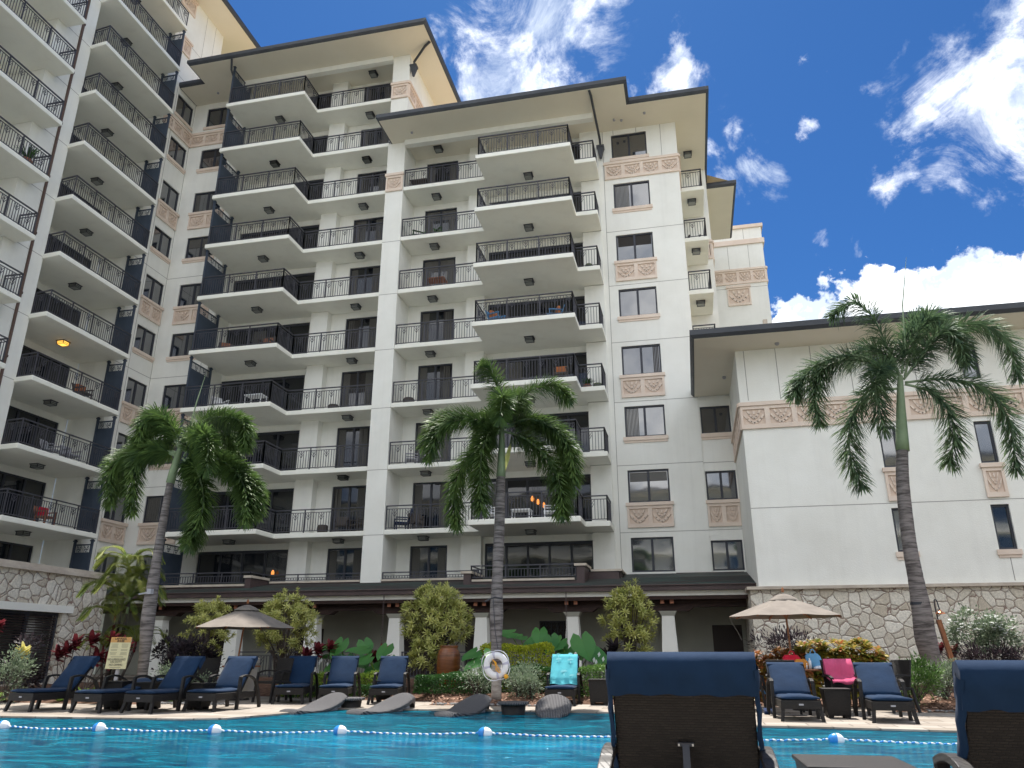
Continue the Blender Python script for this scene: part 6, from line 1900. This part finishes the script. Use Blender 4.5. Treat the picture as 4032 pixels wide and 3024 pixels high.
def song_bush(label, x, y, w_, h_, z0, n_=150, top=0):
    t = thing('song_of_india', label, 'shrub', (x, y, gz(x, y)), group='yellow-green rosette bushes before the walkway')
    b = MB(); s_ = MB(); tips = []
    for i in range(n_):
        u = random.random() ** .8; zz = z0 + (h_ - z0) * u
        rw = w_ / 2 * (math.sin(PI * (.12 + .80 * u)) ** .6) * random.uniform(.55, 1.08); a = random.uniform(0, 2 * PI)
        c = Vector((math.cos(a) * rw, math.sin(a) * rw * .8, zz)); ax = Vector((c.x * 1.1, c.y * 1.1, .5 * w_ + random.uniform(-.1, .3)))
        rosette(b, c, ax, 16, .185, .038, droop=.2); tips.append((c, ax.normalized()))
        if random.random() < .35: rosette(b, c - ax.normalized() * .09, ax, 9, .18, .036, 1.2, .3)
    for i in range(top):
        c = Vector((random.uniform(-.35, .35) * w_ / 2, random.uniform(-.2, .2), h_ + random.uniform(0, .22))); rosette(b, c, Vector((0, 0, 1)), 15, .17, .03)
        for k in range(2): rosette(b, c - Vector((0, 0, .09 * (k + 1))), Vector((0, 0, 1)), 10, .17, .03, 1.2)
    b.build('foliage', 'song_leaf', t)
    for c, ax in tips[::5]:
        root = Vector((random.uniform(-.14, .14), random.uniform(-.12, .12), 0)); s_.tube([root, Vector((c.x * .35, c.y * .35, c.z * .55)), c - ax * .05], [.02, .014, .007], 5)
    s_.build('stem', 'bark', t)
    return t


song_bush('yellow-green bush left of the left parasol', -14.7, 22.3, 1.55, 2.35, .75, 120, 2)
song_bush('yellow-green bush right of the left parasol', -12.2, 22.5, 1.95, 2.5, .8, 190, 3)
sb = song_bush('big rounded yellow-green bush above the glazed jar', -6.75, 20.6, 1.8, 2.52, .95, 270, 3)
song_bush('small yellow-green bush low down left of the glazed jar', -6.75, 19.6, .75, 1.15, .4, 36)
song_bush('yellow-green bush above the foreground lounger', -1.72, 21.6, 1.4, 2.5, .75, 170, 3)


def leaf_bush(name, label, cat, x, y, w_, d_, h_, lm, n_, ln=.07, wd=.035, z0=.05, nc=26, group=None, stem='bark', flowers=0, up=.5):
    t = thing(name, label, cat, (x, y, gz(x, y)), group=group); b = MB(); s_ = MB()
    C_ = clumps(nc, w_, d_, h_ - z0, z0); cen = Vector((0, 0, z0 + (h_ - z0) * .35))
    for i in range(n_):
        c = random.choice(C_); q = Vector((random.gauss(0, 1), random.gauss(0, 1), random.gauss(0, 1))).normalized() * (abs(random.gauss(0, .10)) + .04)
        p = c + q
        if p.z < 0: continue
        d = (q.normalized() + (p - cen).normalized() * .6 + Vector((0, 0, up)))
        b.leaf(p, d, ln * random.uniform(.7, 1.25), wd, .1)
    b.build('foliage', lm, t)
    for c in C_: s_.tube([Vector((random.uniform(-.1, .1) * w_, random.uniform(-.1, .1) * d_, 0)), Vector((c.x * .5, c.y * .5, c.z * .5)), c], [.012, .009, .004], 4)
    s_.build('stem', stem, t)
    if flowers:
        f_ = MB()
        for i in range(flowers):
            c = random.choice([q for q in C_ if q.z > z0 + (h_ - z0) * .4] or C_) + Vector((random.gauss(0, .1), random.gauss(0, .1) - .05, random.uniform(.03, .14)))
            for k in range(5):
                a = k * 2 * PI / 5; f_.leaf(c, Vector((math.cos(a), math.sin(a) - .3, .35)), .05, .035, .05)
        f_.build('flower', 'white_petal', t)
    return t


def hedge(name, label, x0, x1, y0, y1, h_, lm, n_, ln=.055, wd=.035, rough=.03, zb=None, group=None):
    cx, cy = (x0 + x1) / 2, (y0 + y1) / 2; t = thing(name, label, 'hedge', (cx, cy, gz(cx, y0)), group=group); b = MB(); W_, D_ = x1 - x0, y1 - y0
    areas = [('t', W_ * D_), ('f', W_ * h_), ('l', D_ * h_), ('r', D_ * h_)]; tot = sum(a for _, a in areas)
    for i in range(n_):
        r = random.uniform(0, tot)
        for k, a in areas:
            if r < a: break
            r -= a
        x, y, z = random.uniform(-W_ / 2, W_ / 2), random.uniform(-D_ / 2, D_ / 2), random.uniform(.02, h_)
        nrm = {'t': Vector((0, 0, 1)), 'f': Vector((0, -1, 0)), 'l': Vector((-1, 0, 0)), 'r': Vector((1, 0, 0))}[k]
        if k == 't': z = h_
        if k == 'f': y = -D_ / 2
        if k == 'l': x = -W_ / 2
        if k == 'r': x = W_ / 2
        bump = .04 * math.sin(x * 5 + z * 4) + .03 * math.sin(y * 7 + x * 3)
        p = Vector((x, y, z)) - nrm * abs(random.gauss(0, .05)) + nrm * bump
        b.leaf(p, nrm + Vector((random.gauss(0, .7), random.gauss(0, .7), random.gauss(.2, .6))), ln * random.uniform(.7, 1.3), wd, .1, up=nrm)
    b.build('foliage', lm, t)
    c = MB()
    for i in range(int(W_ * 14)):
        x = random.uniform(-W_ / 2, W_ / 2) * .9; y = random.uniform(-D_ / 2, D_ / 2) * .8; c.tube([(x, y, 0), (x + random.uniform(-.08, .08), y, h_ * .85)], .008, 4)
    c.build('stem', 'bark', t)
    return t


hedge('clipped_hedge', 'bright yellow-green clipped box hedge right of the life ring', -5.05, -3.4, 18.9, 19.5, 1.02, 'hedge_yellow', 9000, .05, .032)
hedge('clipped_hedge', 'dark green clipped hedge between the trio of loungers and the middle palm', -6.2, -4.6, 17.55, 18.5, .38, 'hedge_green', 7500, .05, .032)
hedge('clipped_hedge', 'low green hedge running behind the yellow box hedge shrubs', -4.6, -2.95, 18.2, 18.8, .55, 'hedge_green', 5500, .05, .03)
hedge('clipped_hedge', 'green hedge right of the turquoise towel', -2.7, -1.0, 18.0, 18.9, .62, 'shrub_leaf', 6500, .05, .03)
hedge('clipped_hedge', 'lime hedge behind the first lounger of the trio', -10.0, -7.3, 18.4, 19.1, .52, 'hedge_lime', 7000, .06, .035)
hedge('clipped_hedge', 'dark hedge under the lime one', -9.6, -7.2, 17.95, 18.38, .3, 'hedge_green', 3000, .05, .03)
SLV = 'silvery green shrubs under the middle palm'
for i, (x_, y_, w_, h_, lb) in enumerate(((-4.75, 17.5, .75, .55, 'silvery shrub leaning out left of the life ring'), (-3.8, 17.4, .6, .48, 'silvery shrub just right of the middle palm foot'), (-3.5, 17.35, .45, .42, 'silvery shrub by the left leg of the towelled lounger'), (-3.75, 18.0, .8, .62, 'taller silvery shrub between the box hedge and the towel'))):
    leaf_bush('silver_shrub', lb, 'shrub', x_, y_, w_, .6, h_, 'silver_leaf', 1050, .06, .025, .12, 20, SLV)
leaf_bush('silver_shrub', 'silvery shrub right of the left palm foot', 'shrub', -11.0, 16.0, 1.3, .8, .75, 'silver_leaf', 2600, .06, .026, .05, 26)
leaf_bush('silver_shrub', 'grey-green shrub at the very left edge of the photo', 'shrub', -14.6, 14.9, .9, .8, 1.15, 'silver_leaf', 1600, .07, .03, .05, 20)
leaf_bush('green_shrub', 'green shrub right of the rightmost far lounger', 'shrub', 4.05, 17.3, .95, .8, .80, 'shrub_leaf', 3600, .08, .026, .03, 26)
leaf_bush('silver_shrub', 'thin silvery shrub wrapping the right palm foot', 'shrub', 4.75, 17.9, .6, .6, .75, 'silver_leaf', 1300, .07, .024, .1, 16)
leaf_bush('flowering_shrub', 'white-flowered shrub against the stone wall at the right edge', 'shrub', 6.5, 20.6, 1.5, 1.0, 1.75, 'silver_leaf', 4200, .09, .04, .8, 36, flowers=230)
leaf_bush('dark_shrub', 'low purple-black hedge plant under the white flowers', 'shrub', 6.4, 20.0, 1.9, .6, 1.0, 'purple_leaf', 2600, .10, .025, .5, 26)
leaf_bush('dark_shrub', 'purple-leaved shrub between the left palm and the lounger', 'shrub', -12.1, 17.4, 1.8, .8, 1.3, 'purple_leaf', 2600, .11, .055, .2, 30)
leaf_bush('dark_shrub', 'thin purple shrub before the shuttered window', 'shrub', -15.3, 16.2, .8, .5, 1.2, 'purple_leaf', 700, .12, .06, .1, 16)
leaf_bush('dark_shrub', 'near-black row of leaves behind the croton hedge', 'shrub', 1.95, 19.3, 1.5, .4, 1.25, 'purple_leaf', 1200, .12, .03, .8, 18)


def fern(label, x, y, r_=.3, n_=26, lm='fern_leaf'):
    t = thing('fern', label, 'fern', (x, y, gz(x, y)), group='small ferns by the left bed'); b = MB()
    for i in range(n_):
        a = random.uniform(0, 2 * PI); d = Vector((math.cos(a), math.sin(a), random.uniform(.5, 1.6))).normalized()
        for k in range(12):
            q = d * r_ * 1.4 * k / 12 - Vector((0, 0, (k / 12) ** 2 * r_ * .35)); sd = d.cross(Vector((0, 0, 1))).normalized()
            for s in (-1, 1): b.leaf(q, sd * s + d * .5, .07 * (1.1 - k / 13), .018, .1)
    b.build('foliage', lm, t)


for x_, y_, lb in ((-14.2, 14.2, 'bright fern at the left photo edge below the grey-green shrub'), (-13.3, 15.1, 'bright fern left of the first lounger back'), (-12.9, 15.4, 'bright fern under the red ti plants'), (-12.5, 15.15, 'fern behind the far-left lounger'), (-11.45, 15.5, 'fern at the sign post foot'), (-10.9, 15.6, 'fern just right of the left palm foot')):
    fern(lb, x_, y_)


def ti_plant(label, x, y, heads, lm, ln=.34, wd=.07, group=None):
    t = thing('ti_plant', label, 'plant', (x, y, gz(x, y)), group=group); b = MB(); s_ = MB()
    for hx, hy, hz in heads:
        s_.tube([(0, 0, 0), (hx * .8, hy * .8, hz * .6), (hx, hy, hz)], .012, 5)
        for k in range(3): rosette(b, Vector((hx, hy, hz - .06 * k)), Vector((hx * .3, hy * .3, 1)), 11, ln * .85, wd * 1.35, .9 + .15 * k, .12)
    b.build('foliage', lm, t); s_.build('stem', 'bark', t)


ti_plant('dark red ti plant with several heads before the stone pier', -13.6, 16.1, [(0, 0, 1.15), (.45, .1, 1.15), (.8, .1, 1.0), (.2, 0, .75), (.5, 0, .7)], 'ti_red', .36, .08)
ti_plant('brighter red ti plant left of the dark one', -14.15, 16.0, [(0, 0, .95), (.2, 0, 1.1), (-.2, 0, .85)], 'ti_red', .32, .07)
ti_plant('pale yellow croton head on a thin stem before the shuttered window', -14.75, 15.4, [(0, 0, .98)], 'croton_yellow', .3, .06)
ti_plant('red ti leaves poking in at the left edge', -16.4, 16.2, [(0, 0, 1.5)], 'ti_red', .3, .07)
ti_plant('dark red ti plant right of the left parasol', -9.65, 19.6, [(0, 0, .95), (.35, 0, 1.0), (-.3, 0, .8)], 'ti_red', .38, .09)
ti_plant('dark red ti plant left of the jar bush', -8.3, 20.2, [(0, 0, .75), (.25, 0, .85), (.1, 0, .5)], 'ti_red', .36, .08)
ti_plant('blackish ti plant right of the turquoise towel', -2.15, 20.4, [(0, 0, .8), (.15, 0, 1.0)], 'purple_leaf', .4, .09)
ti_plant('small dark red plant behind the right palm', 5.6, 21.0, [(0, 0, .95), (.3, 0, .9)], 'ti_red', .35, .07)


def croton_hedge(label, x0, x1, y, h_, n_, lm, group=None):
    t = thing('croton_bush', label, 'shrub', ((x0 + x1) / 2, y, 0), group=group); b = MB(); s_ = MB(); W_ = x1 - x0
    for i in range(n_):
        x = random.uniform(-W_ / 2, W_ / 2); z = random.uniform(.15, 1) * h_ * (1 - .12 * abs(x * 2 / W_) ** 3); yy = -.25 - .15 * random.random() if z < h_ * .85 else random.uniform(-.35, .35)
        c = Vector((x, yy, z)); rosette(b, c, Vector((x * .3, -.5 if z < h_ * .8 else -.15, .8)), 11, .17, .07, 1.0, .3)
    b.build('foliage', lm, t)
    for i in range(14): x = random.uniform(-W_ / 2, W_ / 2); s_.tube([(x, 0, 0), (x * 1.05, -.15, h_ * .8)], .014, 5)
    s_.build('stem', 'bark', t)


croton_hedge('orange-red croton bush at the left end of the row, before the walkway door', 1.1, 2.15, 17.7, 1.08, 120, 'croton_red')
croton_hedge('large yellow, green and bronze croton bush against the stone wall', 2.0, 3.65, 17.9, 1.28, 230, 'croton_leaf')


def elephant(label, x, y, leaves):
    t = thing('elephant_ear', label, 'plant', (x, y, gz(x, y)), group='big-leaved elephant ear plants'); 
    for (lx, ly, lz, sz, face) in leaves:
        b = MB(); s_ = MB(); c = Vector((lx, ly, lz)); s_.tube([(lx * .15, ly * .15, 0), (lx * .5, ly * .5, lz * .7), tuple(c)], [.02, .016, .01], 6)
        d = Vector((math.sin(face) * 1.1, -.45, -.45 + random.uniform(-.25, .45))).normalized(); x_ = d.cross(Vector((0, -.5, 1))).normalized(); nrm = x_.cross(d)
        oc = [(-.28, .0), (-.42, .22), (-.22, .5), (.15, .52), (.45, .40), (.75, .2), (1.0, 0)]
        mid = [(-.05, 0), (.2, 0), (.5, 0), (.8, 0), (1.0, 0)]
        vs = [c + d * sz * u for u, _ in mid]
        for s in (-1, 1):
            o = [c + d * sz * u + x_ * s * sz * v + nrm * sz * (.10 * math.sin(v * 6)) + Vector((0, 0, -.1 * v * sz)) for u, v in [(-.25, .06), (-.38, .26), (-.12, .47), (.2, .5), (.5, .38), (.78, .2)]]
            k = len(b.v); b.add(vs + o, [(0, 5, 6), (0, 6, 7), (0, 7, 1), (1, 7, 8), (1, 8, 9), (1, 9, 2), (2, 9, 10), (2, 10, 3), (3, 10, 4)])
        st_ = s_.build('stem', 'fern_leaf', t); b.build('leaf_blade', 'elephant_leaf', st_, smooth=True)


def rl(n_, w_, z0, z1, sz=.5): return [(-w_ + 2 * w_ * (k + .5) / n_ + random.uniform(-.06, .06), random.uniform(-.4, .3), z0 + (z1 - z0) * (.5 + .5 * math.sin(k * 2.2 + 1)), sz * random.uniform(.8, 1.15), random.uniform(-.3, .3) + (k - n_ / 2) * .3) for k in range(n_)]


elephant('elephant ear plant right of the first trio lounger', -9.0, 19.9, rl(7, .6, .55, 1.1, .48))
elephant('elephant ear plant above the middle trio lounger', -7.9, 19.6, rl(6, .5, .5, 1.0, .45))
elephant('elephant ear plant left of the middle palm', -4.95, 19.0, rl(4, .25, .5, .9, .4))
elephant('elephant ear plant rising behind the yellow box hedge', -4.1, 20.2, rl(5, .6, 1.15, 1.35, .5))
elephant('elephant ear plant behind the turquoise towel', -2.95, 19.9, rl(5, .5, .75, 1.15, .55))
t = thing('peace_lily', 'white peace lilies over the green hedge right of the towel', 'plant', (-2.1, 18.9, .1))
for i in range(9):
    b = MB(); s_ = MB(); x_ = random.uniform(-.4, .4); z_ = random.uniform(.6, .85); s_.tube([(x_ * .6, 0, 0), (x_, 0, z_)], .006, 4); b.leaf(Vector((x_, 0, z_)), Vector((.2, -.2, 1)), .13, .07, 0, up=Vector((0, -1, 0)))
    st_ = s_.build('stem', 'hedge_green', t); b.build('flower', 'white_petal', st_)
t = thing('peace_lily', 'white peace lilies behind the first trio lounger', 'plant', (-8.9, 18.6, .1))
for i in range(8):
    b = MB(); s_ = MB(); x_ = random.uniform(-.7, .4); z_ = random.uniform(.55, .72); s_.tube([(x_ * .6, 0, 0), (x_, 0, z_)], .006, 4); b.leaf(Vector((x_, 0, z_)), Vector((.2, -.2, 1)), .12, .06, 0, up=Vector((0, -1, 0)))
    st_ = s_.build('stem', 'hedge_green', t); b.build('flower', 'white_petal', st_)


def cane_palm(label, x, y, stems, seed=1):
    """clump of thin ringed stems carrying arching feather fronds"""
    random.seed(seed)
    t = thing('cane_palm', label, 'palm', (x, y, gz(x, y))); 
    for sx, sy, sz, nf, fl in stems:
        s_ = MB(); s_.tube([(sx * .4, sy * .4, 0), (sx * .8, sy * .8, sz * .6), (sx, sy, sz)], [.035, .03, .028], 8); s_.build('trunk', 'bark', t, smooth=True)
        s_ = MB(); s_.tube([(sx * .95, sy * .95, sz * .86), (sx, sy, sz + .15)], [.032, .022], 8); s_.build('crownshaft', 'ti_red' if sz < 2 else 'crownshaft', t, smooth=True)
        b = MB()
        for k in range(nf):
            a = 2 * PI * k / nf + random.uniform(-.3, .3); out_ = Vector((math.cos(a), math.sin(a), 0)); c0 = Vector((sx, sy, sz + .1))
            rise = random.uniform(.25, .75)
            P = [c0, c0 + out_ * fl * .3 + Vector((0, 0, fl * rise * .6)), c0 + out_ * fl * .7 + Vector((0, 0, fl * rise * .7)), c0 + out_ * fl + Vector((0, 0, fl * (rise * .7 - .35)))]
            b.tube([bez(P, i / 8) for i in range(9)], [.012 * (1 - i / 10) for i in range(9)], 4)
            sd = out_.cross(Vector((0, 0, 1))).normalized(); n_ = 24
            for i in range(n_):
                u = .2 + .8 * i / n_; p = bez(P, min(u, .999)); d = (bez(P, min(1, u + .03)) - bez(P, u - .03)).normalized()
                for s in (-1, 1): b.blade(p, sd * s + d * .9 + Vector((0, 0, .25)), fl * .42 * math.sin(PI * (.15 + .75 * u)), .026, .3, up=Vector((0, 0, 1)))
        b.build('frond', 'fan_leaf', t)


cane_palm('tall cane palm clump left of the pool rules sign', -14.0, 17.3, [(.1, 0, 2.85, 13, .8), (-.15, .1, 2.2, 13, .9), (.35, -.1, 2.05, 13, .85), (.1, -.2, 1.6, 11, .8), (.5, .2, 1.0, 12, .75), (-.1, -.2, .9, 10, .65), (.25, .1, 2.5, 9, .7)], 5)
random.seed(3)
